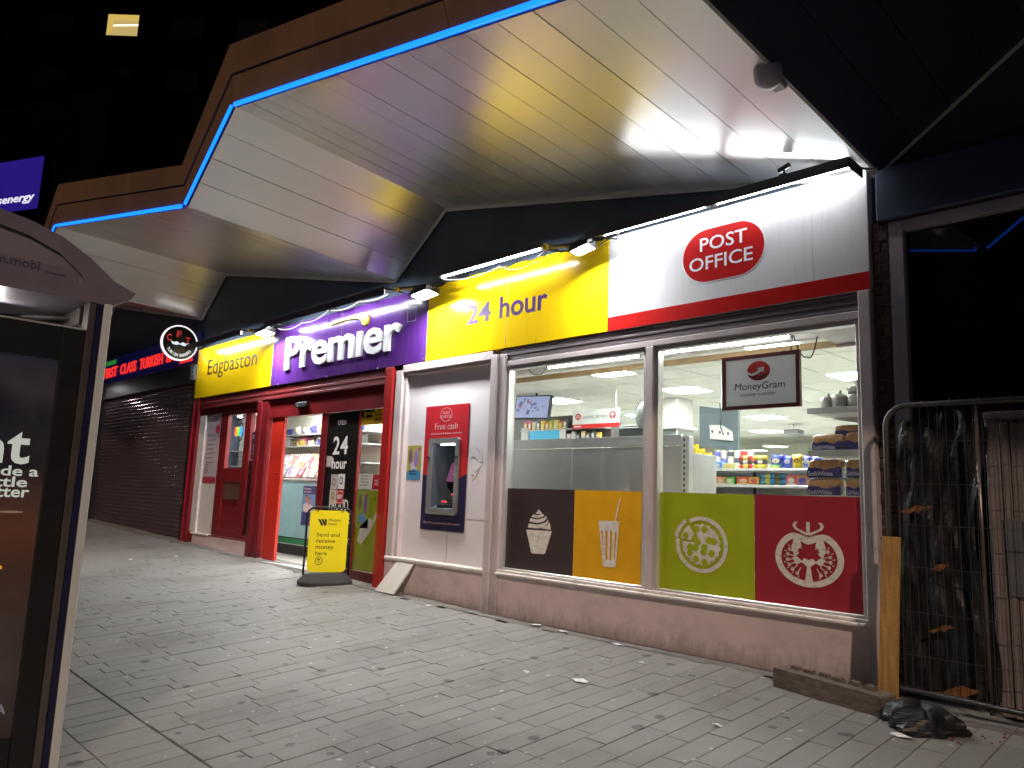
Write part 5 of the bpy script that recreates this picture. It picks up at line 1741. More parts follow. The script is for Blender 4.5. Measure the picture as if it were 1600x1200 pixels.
for a, b, c, d in panlist:
    key = min(names, key=lambda q: abs(q[0] - a) + abs(q[1] - c))
    t = thing('ceiling_light', 'square white ceiling light panel ' + names[key], 'ceiling light', ((a + b) / 2, (c + d) / 2, ZC), 'ceiling light panels')
    obj('frame', MB().ring([(a + .006, c + .006), (b - .006, c + .006), (b - .006, d - .006), (a + .006, d - .006)], [(a + .03, c + .03), (b - .03, c + .03), (b - .03, d - .03), (a + .03, d - .03)], lambda u, v, n: (u, v, ZC + .015 - n), 0, .02), M['twht'], t)
    obj('diffuser', MB().box(a + .03, b - .03, c + .03, d - .03, ZC + .0, ZC + .006), M['ledp'], t)
# tube battens just inside the windows
for x0, x1, lab in ((-5.22, -4.09, 'long tube light inside the top of the left window'), (-3.80, -2.65, 'long tube light inside the top of the right window')):
    t = thing('batten_light', lab, 'tube light', ((x0 + x1) / 2, .35, 2.47))
    obj('batten', MB().bbox(x0 - .04, x1 + .04, .31, .39, 2.50, 2.56, .008), M['twht'], t)
    obj('tube', MB().tube([(x0, .35, 2.484), (x1, .35, 2.484)], .014, 10), M['tubel'], t)
    for a in (x0 - .02, x1):
        obj('end_cap', MB().bbox(a, a + .02, .335, .365, 2.468, 2.505, .004), M['twht'], t)
cable([(-5.25, .35, 2.50), (-5.35, .33, 2.42), (-5.5, .32, 2.50)], .006, 'cablew', 'white cable loop at the left end of the left window tube', .03)
cable([(-2.62, .35, 2.5), (-2.5, .33, 2.30), (-2.42, .33, 2.45)], .005, 'cable', 'thin black cable looping behind the framed sign', .06)
cable([(-2.62, .34, 2.50), (-2.60, .27, 2.35)], .004, 'cable', 'black cable dropping to the framed sign', .0)
# ventilation flap frame at upper right of the window
t = thing('ceiling_flap', 'white hinged panel hanging from the ceiling at upper right of the window', 'panel', (-2.3, .5, 2.5))
obj('panel', MB().slab([(-2.62, .30, 2.56), (-2.0, .30, 2.56), (-2.0, .78, 2.47), (-2.45, .78, 2.47)], .02), M['whitew'], t)
obj('edge', MB().bbox(-2.46, -2.0, .77, .80, 2.445, 2.472, .004), M['bronze'], t)

# framed hanging sign
t = thing('framed_sign', 'white framed sign with red globe hanging inside the right window', 'sign', (-2.85, .25, 1.91))
fg = facade(.25)
x0, x1, z0, z1 = -3.178, -2.522, 1.912, 2.347
obj('frame', MB().ring([(x0, z0), (x1, z0), (x1, z1), (x0, z1)], [(x0 + .03, z0 + .03), (x1 - .03, z0 + .03), (x1 - .03, z1 - .03), (x0 + .03, z1 - .03)], fg, -.02, .035), mat('maroon_frame', (.14, .015, .02), .35), t)
obj('face', MB().prism([(x0 + .03, z0 + .03), (x1 - .03, z0 + .03), (x1 - .03, z1 - .03), (x0 + .03, z1 - .03)], fg, -.012, .012), mat('sign_face_white', (.72, .71, .73), .35, var=.03, emit=(.8, .8, .82), estr=.12), t)
gx, gz = -2.862, 2.215
obj('globe', MB().prism(ell(gx, gz, .098, .078, 36), fg, .001, .002), flatc((.62, .02, .02)), t)
obj('globe_shade', MB().prism(ell(gx, gz - .0, .098, .078, 18, R(190), R(350)) + [(gx + .05, gz - .03), (gx, gz - .038), (gx - .05, gz - .025)], fg, .0032, .0008), flatc((.20, .008, .012)), t)
obj('globe_arrow', MB().prism([(gx - .098, gz + .0), (gx - .09, gz - .025), (gx - .05, gz - .04), (gx, gz - .022), (gx + .03, gz - .002), (gx + .045, gz - .02), (gx + .05, gz + .028), (gx - .015, gz + .022), (gx + .005, gz + .012), (gx - .02, gz - .008), (gx - .06, gz - .02), (gx - .085, gz - .005)], fg, .0045, .0008), M['twht'], t)
lettering('MoneyGram', fg, -3.07, -2.645, 2.05, 2.125, M['tblk'], t, .001, .001, .0, shear=.12)
lettering('money transfer', fg, -3.02, -2.715, 2.008, 2.045, M['tgry'], t, .001, .001, .0, shear=.12)
for x in (-2.72, -2.62):
    obj('hanger', MB().tube([(x, .25, z1), (x + .01, .33, 2.55)], .002, 4), M['alu'], t)

# gondola backs behind the brown and orange graphics
t = thing('shelf_unit', 'pale grey back of a shelf unit standing behind the left window', 'shelf unit', (-4.8, .8, ZF))
for a, b in ((-5.95, -5.06), (-5.05, -3.765)):
    obj('back_panel', MB().bbox(a, b, .55, .58, ZF + .1, 1.66, .003), M['gback'], t)
    obj('top_panel', MB().bbox(a, b, .54, .585, 1.668, 1.765, .004), M['gback'], t)
up = MB().bbox(-3.762, -3.68, .54, .62, ZF, 1.745, .004)
obj('upright', up, M['shelfw'], t)
sl_ = MB()
for k in range(26):
    sl_.box(-3.735, -3.720, .536, .5405, .45 + k * .05, .475 + k * .05)
obj('slots', sl_, M['slot'], t)
obj('base', MB().bbox(-5.95, -3.68, .56, 1.0, ZF, ZF + .1, .004), M['shelfw'], t)
obj('side_panel', MB().bbox(-3.70, -3.68, .625, 1.0, ZF + .1, 1.60, .003), M['shelfw'], t)
for k in range(3):
    obj('shelf', MB().bbox(-5.95, -3.71, .60, .98, .5 + k * .4, .525 + k * .4, .003), M['shelfw'], t)

# main shelving seen through the right window


def carton(name, x0, x1, y0, y1, z0, z1, c1, c2, label, group):
    t = thing(name, label, 'box', ((x0 + x1) / 2, (y0 + y1) / 2, z0), group)
    t.rotation_euler.z = R(random.uniform(-7, 7))
    obj('carton', MB().bbox(x0, x1, y0, y1, z0, z1, .003), flatc(c1), t)
    w_, h = x1 - x0, z1 - z0
    ff = facade(y0)
    cxm, czm = (x0 + x1) / 2, (z0 + z1) / 2
    obj('print', MB().prism(ell(cxm, czm, w_ * .33, h * .28, 14), ff, .0002, .0008), flatc(c2), t)
    obj('print_band', MB().prism([(x0 + .004, z0 + h * .06), (x1 - .004, z0 + h * .06), (x1 - .004, z0 + h * .2), (x0 + .004, z0 + h * .2)], ff, .0002, .0006), flatc(c2), t)
    return t


def bagp(name, x0, x1, y0, z0, z1, c1, c2, label, group, d=.07):
    """pillow bag with crimped ends"""
    t = thing(name, label, 'bag', ((x0 + x1) / 2, y0, z0), group)
    t.rotation_euler.z = R(random.uniform(-9, 9))
    t.rotation_euler.y = R(random.uniform(-4, 4))
    mb = MB()
    nx_, nz_ = 8, 8
    for side in (0, 1):
        o_ = len(mb.v)
        for j in range(nz_ + 1):
            for i in range(nx_ + 1):
                u, v = i / nx_, j / nz_
                bl_ = (math.sin(math.pi * u) ** .5) * (math.sin(math.pi * v) ** .45) * d * .5
                wob = .004 * math.sin(9 * u + 7 * v)
                mb.v.append((x0 + (x1 - x0) * u, y0 + d * .5 + (bl_ + wob) * (-1 if side == 0 else 1), z0 + (z1 - z0) * v + .004 * math.sin(12 * u) * (v > .9)))
        for j in range(nz_):
            for i in range(nx_):
                k = o_ + j * (nx_ + 1) + i
                mb.f.append((k, k + 1, k + nx_ + 2, k + nx_ + 1))
    obj('bag', mb, mat('bagprint_%d' % int(c1[0] * 999 + c1[1] * 99 + c1[2] * 9999), c1, .28, var=.3, scale=30, bump=.5, bscale=60), t, smooth=True)
    w_, h = x1 - x0, z1 - z0
    obj('print', MB().prism(ell((x0 + x1) / 2, z0 + h * .55, w_ * .3, h * .18, 14), facade(y0 + .002), 0, .004), flatc(c2), t)
    return t


def rollp(name, x0, x1, y, z, r_, c1, c2, label, group):
    t = thing(name, label, 'packet', ((x0 + x1) / 2, y, z - r_), group)
    obj('wrapper', MB().tube([(x0, y, z), (x0 + .006, y, z), (x1 - .006, y, z), (x1, y, z)], [r_ * .8, r_, r_, r_ * .8], 12), flatc(c1), t, smooth=False)
    obj('band', MB().tube([(x0 + (x1 - x0) * .35, y, z), (x0 + (x1 - x0) * .7, y, z)], r_ + .001, 12), flatc(c2), t)
    return t


sh = thing('shelf_unit', 'white double shelf of groceries seen through the right window', 'shelf unit', (-3.4, 1.8, ZF))
Z1, Z2, Z3 = 1.515, 1.358, 1.20
obj('back_panel', MB().bbox(-4.55, -2.35, 1.96, 1.99, ZF + .1, 1.53, .003), M['shelfw'], sh)
for z in (Z1, Z2, Z3, .85, .5):
    obj('shelf', MB().bbox(-4.50, -2.35, 1.60, 1.955, z - .022, z - .002, .003), M['shelfw'], sh)
    obj('price_rail', MB().bbox(-4.50, -2.35, 1.585, 1.598, z - .028, z - .001, .003), M['alu'], sh)
    if z > 1.1:
        k = 0
        x = -4.45
        tk = MB()
        while x < -2.45:
            w_ = random.choice([.05, .035, .07])
            tk.box(x, x + w_, 1.582, 1.5845, z - .024, z - .005)
            x += w_ + random.choice([.02, .06, .09])
        obj('price_tickets', tk, M['paper'], sh)
obj('upright', MB().bbox(-3.82, -3.79, 1.955, 1.965, ZF, 1.52, .002), M['slot'], sh)
obj('base', MB().bbox(-4.5, -2.35, 1.62, 1.99, ZF, ZF + .1, .004), M['shelfw'], sh)
gU = 'groceries on the upper shelf'
gL = 'groceries on the lower shelf'
y0 = 1.62
carton('cereal_carton', -4.09, -3.99, y0, y0 + .1, Z1, Z1 + .07, (.05, .2, .55), (.6, .6, .65), 'small blue carton at the left end of the upper grocery shelf', gU)
carton('snack_carton', -3.98, -3.84, y0, y0 + .1, Z1, Z1 + .055, (.45, .5, .3), (.6, .45, .1), 'pale green carton second from left on the upper grocery shelf', gU)
k = 0
for x0, pal in ((-3.80, [(.55, .03, .03), (.05, .02, .02), (.6, .05, .04), (.04, .03, .03)]), (-3.645, [(.65, .5, .02), (.04, .03, .03), (.7, .55, .05), (.5, .4, .04)])):
    for r_ in range(3 if x0 < -3.7 else 3):
        rollp('biscuit_packet', x0, x0 + .135, y0 + .03, Z1 + .022 + r_ * .042, .021, pal[r_], [(.75, .7, .1), (.7, .65, .6), (.8, .75, .2)][r_],
              '%s biscuit roll of the %s stack on the upper grocery shelf' % (['bottom', 'middle', 'top'][r_], 'red and black' if x0 < -3.7 else 'yellow'), 'biscuit rolls')
for i, (a, b, c1, c2, lab) in enumerate(((-3.475, -3.345, (.03, .05, .35), (.7, .65, .4), 'blue crisp bag left of the other blue bag'), (-3.34, -3.25, (.04, .07, .42), (.6, .6, .65), 'blue crisp bag between blue and yellow packs'),
                                       (-3.245, -3.15, (.75, .55, .02), (.2, .1, .02), 'yellow snack bag between blue bags'), (-3.145, -3.065, (.04, .06, .4), (.7, .7, .6), 'blue crisp bag right of the yellow bag'),
                                       (-3.06, -2.93, (.5, .52, .6), (.05, .1, .45), 'white and blue bag near the bread'), (-2.92, -2.78, (.6, .5, .3), (.1, .1, .3), 'beige bag partly behind the bread'))):
    bagp('snack_bag', a, b, y0, Z1, Z1 + .135 - .012 * (i % 2), c1, c2, lab + ' on the upper grocery shelf', gU)
carton('green_pack', -3.46, -3.36, y0 - .012, y0 + .0, Z1, Z1 + .035, (.1, .45, .08), (.7, .7, .2), 'flat green pack in front of the blue crisp bags', gU)
low_ = [(-4.30, -4.19, (.08, .05, .3), (.6, .3, .5)), (-4.18, -4.06, (.55, .45, .1), (.2, .5, .1)), (-4.05, -3.945, (.65, .16, .02), (.8, .75, .6)), (-3.94, -3.835, (.10, .38, .05), (.7, .75, .5)),
        (-3.82, -3.69, (.60, .05, .03), (.8, .6, .3)), (-3.685, -3.58, (.7, .42, .06), (.5, .08, .05)), (-3.31, -3.21, (.5, .06, .08), (.75, .7, .6)), (-3.205, -3.09, (.45, .18, .06), (.05, .05, .3)), (-3.085, -2.98, (.3, .35, .6), (.7, .7, .7)), (-2.97, -2.86, (.55, .3, .1), (.7, .65, .5))]
cn = ['violet', 'pale yellow', 'orange', 'green', 'red', 'amber', 'crimson', 'brown', 'pale blue', 'tan']
for i, (a, b, c1, c2) in enumerate(low_):
    carton('sweet_carton', a, b, y0, y0 + .1, Z2, Z2 + .075 + .02 * (i in (6, 7)), c1, c2, '%s carton, %s from the left on the lower grocery shelf' % (cn[i], ORD[i]), gL)
for r_ in range(2):
    for k in range(2):
        rollp('biscuit_packet', -3.57 + k * .005, -3.43 + k * .09, y0 + .03 + k * .06, Z2 + .03 + r_ * .058, .028, (.05, .28, .55), (.75, .65, .1),
              '%s blue roll of the %s pair on the lower grocery shelf' % (['bottom', 'top'][r_], ['front', 'back'][k]), 'blue rolls')
carton('purple_carton', -3.76, -3.60, y0, y0 + .1, Z3, Z3 + .07, (.10, .03, .2), (.6, .55, .6), 'dark purple carton on the lowest visible grocery shelf', gL)
# rack of tins behind, slanted crisp display
tr = thing('tin_rack', 'white wire rack of small tins behind the upper grocery shelf', 'rack', (-4.05, 2.1, 1.3))
obj('tray', MB().bbox(-4.35, -3.85, 2.02, 2.2, 1.50, 1.52, .003), M['shelfw'], tr)
obj('legs', MB().bbox(-4.34, -4.32, 2.1, 2.12, ZF, 1.5, .002).bbox(-3.88, -3.86, 2.1, 2.12, ZF, 1.5, .002), M['shelfw'], tr)
tc_ = [(.55, .06, .05), (.5, .5, .55), (.12, .12, .4), (.6, .55, .5), (.06, .06, .08), (.5, .48, .45)]
n = 0
for r_ in range(3):
    for k in range(6):
        x, z = -4.31 + k * .078, 1.52 + r_ * .072
        t = thing('food_tin', 'small tin, %s from the left in the %s row of the tin rack' % (ORD[k], ['bottom', 'middle', 'top'][r_]), 'tin', (x, 2.1, z), 'tins in the rack')
        obj('can', MB().lathe([(.030, 0), (.032, .003), (.032, .064), (.030, .068)], (x, 2.1, z), (0, 0, 1), 12), M['alu'], t, smooth=True)
        obj('paper_label', MB().lathe([(.0325, .008), (.0325, .060)], (x, 2.1, z), (0, 0, 1), 12), flatc(tc_[(k + r_) % 6]), t)
sd = thing('sloped_display', 'white sloping display shelf at the end of the grey shelf unit', 'shelf', (-4.3, 1.5, 1.4))
obj('side_plate', MB().slab([(-4.345, 1.50, 1.715), (-4.105, 1.50, 1.520), (-4.105, 1.50, 1.49), (-4.345, 1.50, 1.685)], -.012), M['shelfw'], sd)
obj('tray', MB().slab([(-4.345, 1.51, 1.69), (-4.105, 1.51, 1.495), (-4.105, 1.80, 1.495), (-4.345, 1.80, 1.69)], .01), M['shelfw'], sd)
obj('side_wall', MB().bbox(-4.40, -4.352, 1.40, 1.9, ZF, 1.72, .004), M['shelfw'], sd)
for k in range(4):
    x = -4.345 + k * .062
    bagp('crisp_packet', x, x + .085, 1.50 + .02 * k, 1.69 - k * .05, 1.80 - k * .042, (.68, .42, .01), (.75, .6, .1), 'yellow crisp packet, %s from the top of the sloping display' % ORD[k], 'yellow crisp packets', .05)
# dark bin / basket below
t = thing('basket', 'dark green plastic basket below the sloping display', 'basket', (-4.3, 1.4, 1.2))
obj('shell', MB().slab([(-4.42, 1.40, 1.36), (-4.12, 1.40, 1.28), (-4.16, 1.40, 1.22), (-4.42, 1.40, 1.22)], .12), mat('basket_green', (.01, .05, .03), .4), t)
obj('rim', MB().tube([(-4.42, 1.395, 1.36), (-4.12, 1.395, 1.28), (-4.12, 1.53, 1.28)], .012, 6), M['blackp'], t)

# bread shelves at the right end
bs_ = thing('bread_shelves', 'grey wall shelves with bread beside the right window post', 'shelf unit', (-2.3, .75, 1.2))
for z, xx in ((1.925, -2.625), (1.592, -2.628), (1.245, -2.65)):
    obj('shelf', MB().bbox(xx, -1.99, .60, .98, z - .028, z - .003, .004), mat('shelf_grey', (.40, .39, .385), .4), bs_)
    obj('shelf_lip', MB().bbox(xx - .003, -1.99, .585, .599, z - .034, z + .012, .003), MATS['shelf_grey'], bs_)
obj('back_panel', MB().bbox(-2.02, -1.985, .6, .99, ZF, 2.3, .004), M['shelfw'], bs_)
obj('bracket', MB().slab([(-2.6, .99, 1.90), (-1.99, .99, 1.90), (-1.99, .99, 1.78), (-2.55, .99, 1.88)], .01), MATS['shelf_grey'], bs_)
obj('leg', MB().bbox(-2.64, -2.61, .94, .97, ZF, 1.22, .003), MATS['shelf_grey'], bs_)
obj('leg', MB().bbox(-2.04, -2.022, .60, .63, ZF, 1.22, .003), MATS['shelf_grey'], bs_)


def loaf(x0, x1, y, z0, z1, label, txt=True, d=.13):
    t = thing('bread_loaf', label, 'bread', ((x0 + x1) / 2, y, z0), 'wrapped loaves')
    mb = MB()
    K, Ls = 16, 9
    h = z1 - z0
    for j in range(Ls + 1):
        v = j / Ls
        xx = x0 + (x1 - x0) * v
        s_ = 1 - .16 * (abs(v - .5) * 2) ** 4
        for i in range(K):
            tt = 2 * math.pi * i / K
            cu, su = math.cos(tt), math.sin(tt)
            e = lambda q, p: math.copysign(abs(q) ** p, q)
            bul = 1 + .03 * math.sin(3 * tt + j) + .02 * math.sin(7 * v * 3)
            mb.v.append((xx, y + d * .5 + e(cu, .45) * d * .5 * s_ * bul, z0 + h * .5 + e(su, .5) * h * .5 * s_))
    for j in range(Ls):
        for i in range(K):
            mb.f.append((j * K + i, j * K + (i + 1) % K, (j + 1) * K + (i + 1) % K, (j + 1) * K + i))
    mb.f += [tuple(range(K - 1, -1, -1)), tuple(range(Ls * K, Ls * K + K))]
    obj('wrapped_bread', mb, M['crust'], t, smooth=True)
    ff = facade(y - .002)
    pts = [(x0 + .004, z0 + h * .04), (x1 - .004, z0 + h * .04)] + [(x1 - .004 - (x1 - x0 - .008) * q, z0 + h * (.50 + .06 * math.sin(q * 9 + x0 * 40))) for q in [i / 8 for i in range(9)]]
    obj('blue_wrapper', MB().prism(pts, ff, 0, .006), M['breadbag'], t)
    mb2 = MB()
    for (ax, bx) in ((x0 - .002, x0 + .03), (x1 - .05, x1 + .002)):
        mb2.bbox(ax, bx, y - .001, y + d * .98, z0 + h * .02, z0 + h * .62, .012)
    obj('wrapper_end', mb2, M['breadbag'], t)
    if txt:
        lettering('SoftWhite', ff, x0 + .012, x0 + (x1 - x0) * .78, z0 + h * .12, z0 + h * .36, mat('bread_print', (.5, .48, .58), .4), t, .0065, .001, .015)
    return t


loaf(-2.607, -2.375, .62, 1.594, 1.735, 'wrapped sliced loaf on the middle bread shelf', True)
loaf(-2.36, -2.20, .66, 1.594, 1.75, 'dark wrapped loaf right of the sliced loaf on the middle bread shelf', False)
loaf(-2.50, -2.25, .80, 1.72, 1.82, 'loaf lying on top of the sliced loaf on the middle shelf', False)
loaf(-2.648, -2.385, .61, 1.388, 1.535, 'upper wrapped loaf of the left stack on the bottom bread shelf', True)
loaf(-2.645, -2.388, .60, 1.247, 1.386, 'lower wrapped loaf of the left stack on the bottom bread shelf', True)
loaf(-2.35, -2.225, .63, 1.392, 1.535, 'upper small loaf of the right stack on the bottom bread shelf', True, .12)
loaf(-2.352, -2.228, .62, 1.247, 1.388, 'lower small loaf of the right stack on the bottom bread shelf', True, .12)
for i, (x0, x1, z0, z1, y) in enumerate(((-2.57, -2.47, 1.93, 2.045, .66), (-2.475, -2.36, 1.93, 2.06, .64), (-2.365, -2.23, 1.93, 2.05, .65), (-2.38, -2.24, 2.045, 2.12, .70), (-2.33, -2.20, 2.11, 2.175, .72))):
    t = thing('bagged_roll', 'clear bag of rolls, %s on the top bread shelf' % ['leftmost', 'second from left', 'third from left', 'second layer', 'uppermost'][i], 'bread', ((x0 + x1) / 2, y, z0), 'bagged rolls')
    mb = MB()
    K = 14
    for j in range(9):
        v = j / 8
        for k in range(K):
            tt = 2 * math.pi * k / K
            rr = (1 - (2 * v - 1) ** 4) ** .5
            wv = 1 + .12 * math.sin(5 * tt + 4 * v + i) + .08 * math.sin(9 * tt - 7 * v)
            mb.v.append(((x0 + x1) / 2 + (x1 - x0) * .5 * rr * wv * math.cos(tt), y + .08 + .08 * rr * wv * math.sin(tt), z0 + (z1 - z0) * v))
    for j in range(8):
        for k in range(K):
            mb.f.append((j * K + k, j * K + (k + 1) % K, (j + 1) * K + (k + 1) % K, (j + 1) * K + k))
    obj('bag', mb, M['bag'], t, smooth=True)
    obj('knot', MB().lathe([(.006, 0), (.012, .012), (.004, .03)], ((x0 + x1) / 2, y + .08, z1 - .004), (.2, 0, 1), 8), M['bag'], t)

# column, monitors, hanging sign, gantry
t = thing('shop_column', 'square white column with a mirrored lower half in the shop', 'column', (-6.6, 4.75, ZF))
obj('upper_casing', MB().bbox(-6.80, -6.40, 4.50, 4.95, 2.33, ZC, .01), M['whitew'], t)
obj('collar', MB().bbox(-6.86, -6.34, 4.44, 5.01, 2.27, 2.328, .012), M['whitew'], t)
obj('mirror', MB().bbox(-6.80, -6.40, 4.50, 4.95, ZF, 2.268, .004), mat('mirror_cladding', (.62, .70, .68), .06, metal=.9, var=.03), t)
for x in (-6.81, -6.405):
    obj('corner_trim', MB().bbox(x, x + .015, 4.485, 4.5, ZF, 2.268, .003), M['whitew'], t)
t = thing('wall_monitor', 'ceiling-hung monitor showing camera views at upper left of the window', 'monitor', (-8.0, 3.0, 2.35))
x0, x1, z0, z1 = -8.40, -7.66, 2.345, 2.70
ff = frame3((-8.02, 3.0, 2.525), (1, .0, -.05), (.06, .10, .98), (0, -1, .1))
obj('casing', MB().prism(rrect(-.37, .37, -.19, .19, .012), ff, -.05, .05), M['blackp'], t)
obj('screen', MB().prism([(-.35, -.165), (.35, -.165), (.35, .17), (-.35, .17)], ff, .001, .003), mat('monitor_screen', (.1, .1, .15), .3, var=0, emit=(.36, .42, .70), estr=.75), t)
rg = random.Random(8)
cols = [(.15, .18, .42), (.55, .6, .8), (.3, .3, .5), (.45, .55, .75), (.2, .25, .55), (.5, .2, .3)]
for k in range(26):
    u, v = rg.uniform(-.33, .26), rg.uniform(-.15, .11)
    w_, h = rg.uniform(.02, .08), rg.uniform(.02, .06)
    obj('screen_image', MB().prism([(u, v), (u + w_, v - .01), (u + w_ + .02, v + h), (u + .01, v + h)], ff, .004 + k * .0003, .0003), emis('screen_col%d' % (k % 6), cols[k % 6], .7), t)
obj('bracket', MB().tube([(-8.02, 3.08, 2.6), (-8.02, 3.10, ZC)], .02, 8), M['blackm'], t)
t = thing('hanging_sign', 'white hanging counter sign with red lower band and red arrow disc', 'sign', (-6.88, 3.15, 2.18))
HK = 0.9600
fh = lambda u, v, n: (u * HK, 3.15 - n, 1.152 + (v - 1.152) * HK)
obj('board', MB().prism([(-7.62, 2.285), (-6.73, 2.285), (-6.73, 2.50), (-7.62, 2.50)], fh, -.02, .02), mat('hanging_white', (.70, .72, .70), .4), t)
obj('red_band', MB().prism([(-7.62, 2.222), (-6.73, 2.222), (-6.73, 2.283), (-7.62, 2.283)], fh, -.02, .02), flatc((.55, .02, .02)), t)
obj('red_disc', MB().prism(ell(-7.51, 2.40, .06, .05, 22), fh, .001, .002), flatc((.45, .015, .03)), t)
lettering('POST', fh, -7.55, -7.47, 2.403, 2.423, M['twht'], t, .003, .001)
lettering('OFFICE', fh, -7.56, -7.46, 2.376, 2.396, M['twht'], t, .003, .001)
obj('arrow_disc', MB().prism(ell(-6.85, 2.40, .06, .055, 22), fh, .001, .002), flatc((.45, .015, .03)), t)
obj('arrow', MB().prism([(-6.86, 2.36), (-6.84, 2.36), (-6.84, 2.405), (-6.815, 2.39), (-6.81, 2.405), (-6.85, 2.445), (-6.89, 2.405), (-6.885, 2.39), (-6.86, 2.405)], fh, .003, .001), M['twht'], t)
lettering('counter services', fh, -7.42, -6.94, 2.365, 2.425, M['tgry'], t, .001, .001)
print_lines(fh, -7.59, -7.42, 2.262, 1, .05, .02, M['twht'], t, .001)
for x in (-7.5, -6.8):
    obj('hanger', MB().tube([(x * HK, 3.16, 2.44), (x * HK, 3.16, ZC)], .003, 4), M['alu'], t)
t = thing('round_mirror', 'round dark-backed convex mirror behind the window mullion', 'mirror', (-5.18, 2.0, 2.0))
obj('disc', MB().lathe([(.17, 0), (.178, .01), (.16, .03), (.11, .05), (.03, .062)], (-5.18, 2.0, 2.165), (-.2, -1, .1), 28), mat('mirror_back', (.14, .15, .14), .4), t, smooth=True)
obj('rim', MB().tube([(Vector((-5.18, 2.0, 2.165)) + Vector((math.cos(a) * .178, -math.cos(a) * .03, math.sin(a) * .178)))[:] for a in [2 * math.pi * i / 32 for i in range(32)]], .007, 6, True), M['blackp'], t)
obj('arm', MB().tube([(-5.18, 2.06, 2.2), (-5.20, 2.15, 2.5), (-5.2, 2.15, ZC)], .012, 6), M['blackm'], t)
t = thing('equipment_box', 'black equipment box on top of the shelves left of the round mirror', 'box', (-5.45, 2.0, 1.9))
obj('casing', MB().bbox(-5.59, -5.22, 2.0, 2.25, 1.90, 2.03, .012), mat('box_dark_green', (.03, .04, .04), .4), t)
obj('lid', MB().bbox(-5.585, -5.225, 2.005, 2.245, 2.031, 2.045, .006), M['blackp'], t)
t2 = thing('partition_shelf', 'high white shelf carrying the black equipment box', 'shelf', (-5.6, 2.1, ZF))
obj('board', MB().bbox(-5.9, -4.95, 1.98, 2.27, 1.87, 1.898, .003), M['shelfw'], t2)
for x in (-5.88, -4.99):
    obj('post', MB().bbox(x, x + .03, 2.1, 2.13, ZF, 1.869, .003), M['shelfw'], t2)
t = thing('monitor_back', 'dark grey back of a hanging screen with white wall bracket', 'monitor', (-4.59, 2.6, 1.75))
ff = frame3((-4.59, 2.6, 2.03), (.97, .0, -.235), (.0, 0, 1), (0, -1, 0))
obj('casing', MB().prism([(-.26, -.25), (.26, -.22), (.26, .26), (-.26, .22)], ff, -.04, .04), mat('screen_back', (.09, .12, .13), .45), t)
obj('bracket', MB().prism([(-.10, -.14), (.20, -.10), (.19, -.0), (.05, .05), (-.11, .02)], ff, .001, .02), M['whitew'], t)
for u, v in ((-.07, -.05), (.03, -.04), (.14, -.03)):
    obj('bracket_hole', MB().prism(ell(u, v, .014, .018, 10), ff, .0215, .001), M['slot'], t)
obj('ceiling_pole', MB().tube([(-4.55, 2.63, 2.1), (-4.55, 2.63, ZC)], .015, 8), M['alu'], t)
obj('cable_loop', MB().tube([ff(.03, .3, .02), ff(.06, .15, .03), ff(.05, .02, .035), ff(.09, -.06, .03)], .006, 6), M['cable'], t)
gy = 3.25
ga = thing('goods_gantry', 'tall counter display with small packs and a bright blue panel at the left', 'shelf unit', (-7.8, 3.4, ZF))
obj('carcass', MB().bbox(-9.4, -6.8, gy + .16, gy + .4, ZF, 2.42, .006), mat('gantry_dark', (.06, .055, .05), .5), ga)
obj('blue_panel', MB().bbox(-8.30, -7.66, gy - .0, gy + .155, 2.02, 2.185, .004), flatc((.02, .42, .72)), ga)
obj('white_card', MB().bbox(-8.47, -8.31, gy - .01, gy + .02, 2.02, 2.24, .002), M['paper'], ga)
obj('white_card', MB().bbox(-7.655, -7.55, gy - .01, gy + .02, 2.02, 2.20, .002), M['paper'], ga)
obj('shelf', MB().bbox(-8.5, -6.8, gy - .01, gy + .158, 2.187, 2.20, .002), M['shelfw'], ga)
obj('shelf', MB().bbox(-7.54, -6.8, gy - .01, gy + .158, 2.0, 2.015, .002), M['shelfw'], ga)
obj('counter_front', MB().bbox(-9.4, -6.8, gy - .02, gy + .155, ZF, 1.995, .004), M['whitew'], ga)
pc_ = [(.45, .03, .04), (.5, .05, .05), (.6, .58, .5), (.06, .06, .06), (.75, .5, .03), (.65, .25, .03), (.35, .5, .05), (.7, .6, .1), (.55, .15, .03), (.1, .1, .1)]
for k in range(10):
    x = -8.43 + k * .092
    carton('small_pack', x, x + .078, gy, gy + .05, 2.201, 2.34 - .02 * (k % 3 == 2), pc_[k], (.75, .7, .55) if k % 2 else (.7, .6, .1), 'small pack, %s from the left on the counter display top row' % ORD[k], 'packs on the counter display')
for k in range(7):
    x = -7.52 + k * .095
    carton('small_pack', x, x + .07, gy, gy + .05, 2.016, 2.12 + .03 * (k % 2), [(.55, .54, .5), (.5, .5, .5), (.05, .05, .05), (.65, .5, .2), (.1, .1, .1), (.08, .08, .09), (.7, .42, .03)][k], (.6, .6, .6), 'small pack, %s from the left on the display shelf under the hanging sign' % ORD[k], 'packs on the counter display')
t = thing('far_partition', 'pale partition wall with glass panel at the back of the shop', 'partition', (-6, 11, ZF))
obj('panel', MB().bbox(-9.5, -5.5, 11.0, 11.1, ZF, 2.1, .01), M['whitew'], t)
obj('glazing', MB().box(-9.5, -5.5, 11.03, 11.06, 2.101, 2.6), M['glass'], t)
t = thing('far_column', 'pale column at the back right of the shop', 'column', (-4.6, 8, ZF))
obj('casing', MB().bbox(-4.8, -4.35, 8.0, 8.4, ZF, ZC, .01), M['whitew'], t)
obj('collar', MB().bbox(-4.86, -4.29, 7.94, 8.46, 2.2, 2.26, .01), M['whitew'], t)
t = thing('ceiling_device', 'small grey device hanging from the ceiling deep in the shop', 'device', (-6.6, 8.8, 2.6))
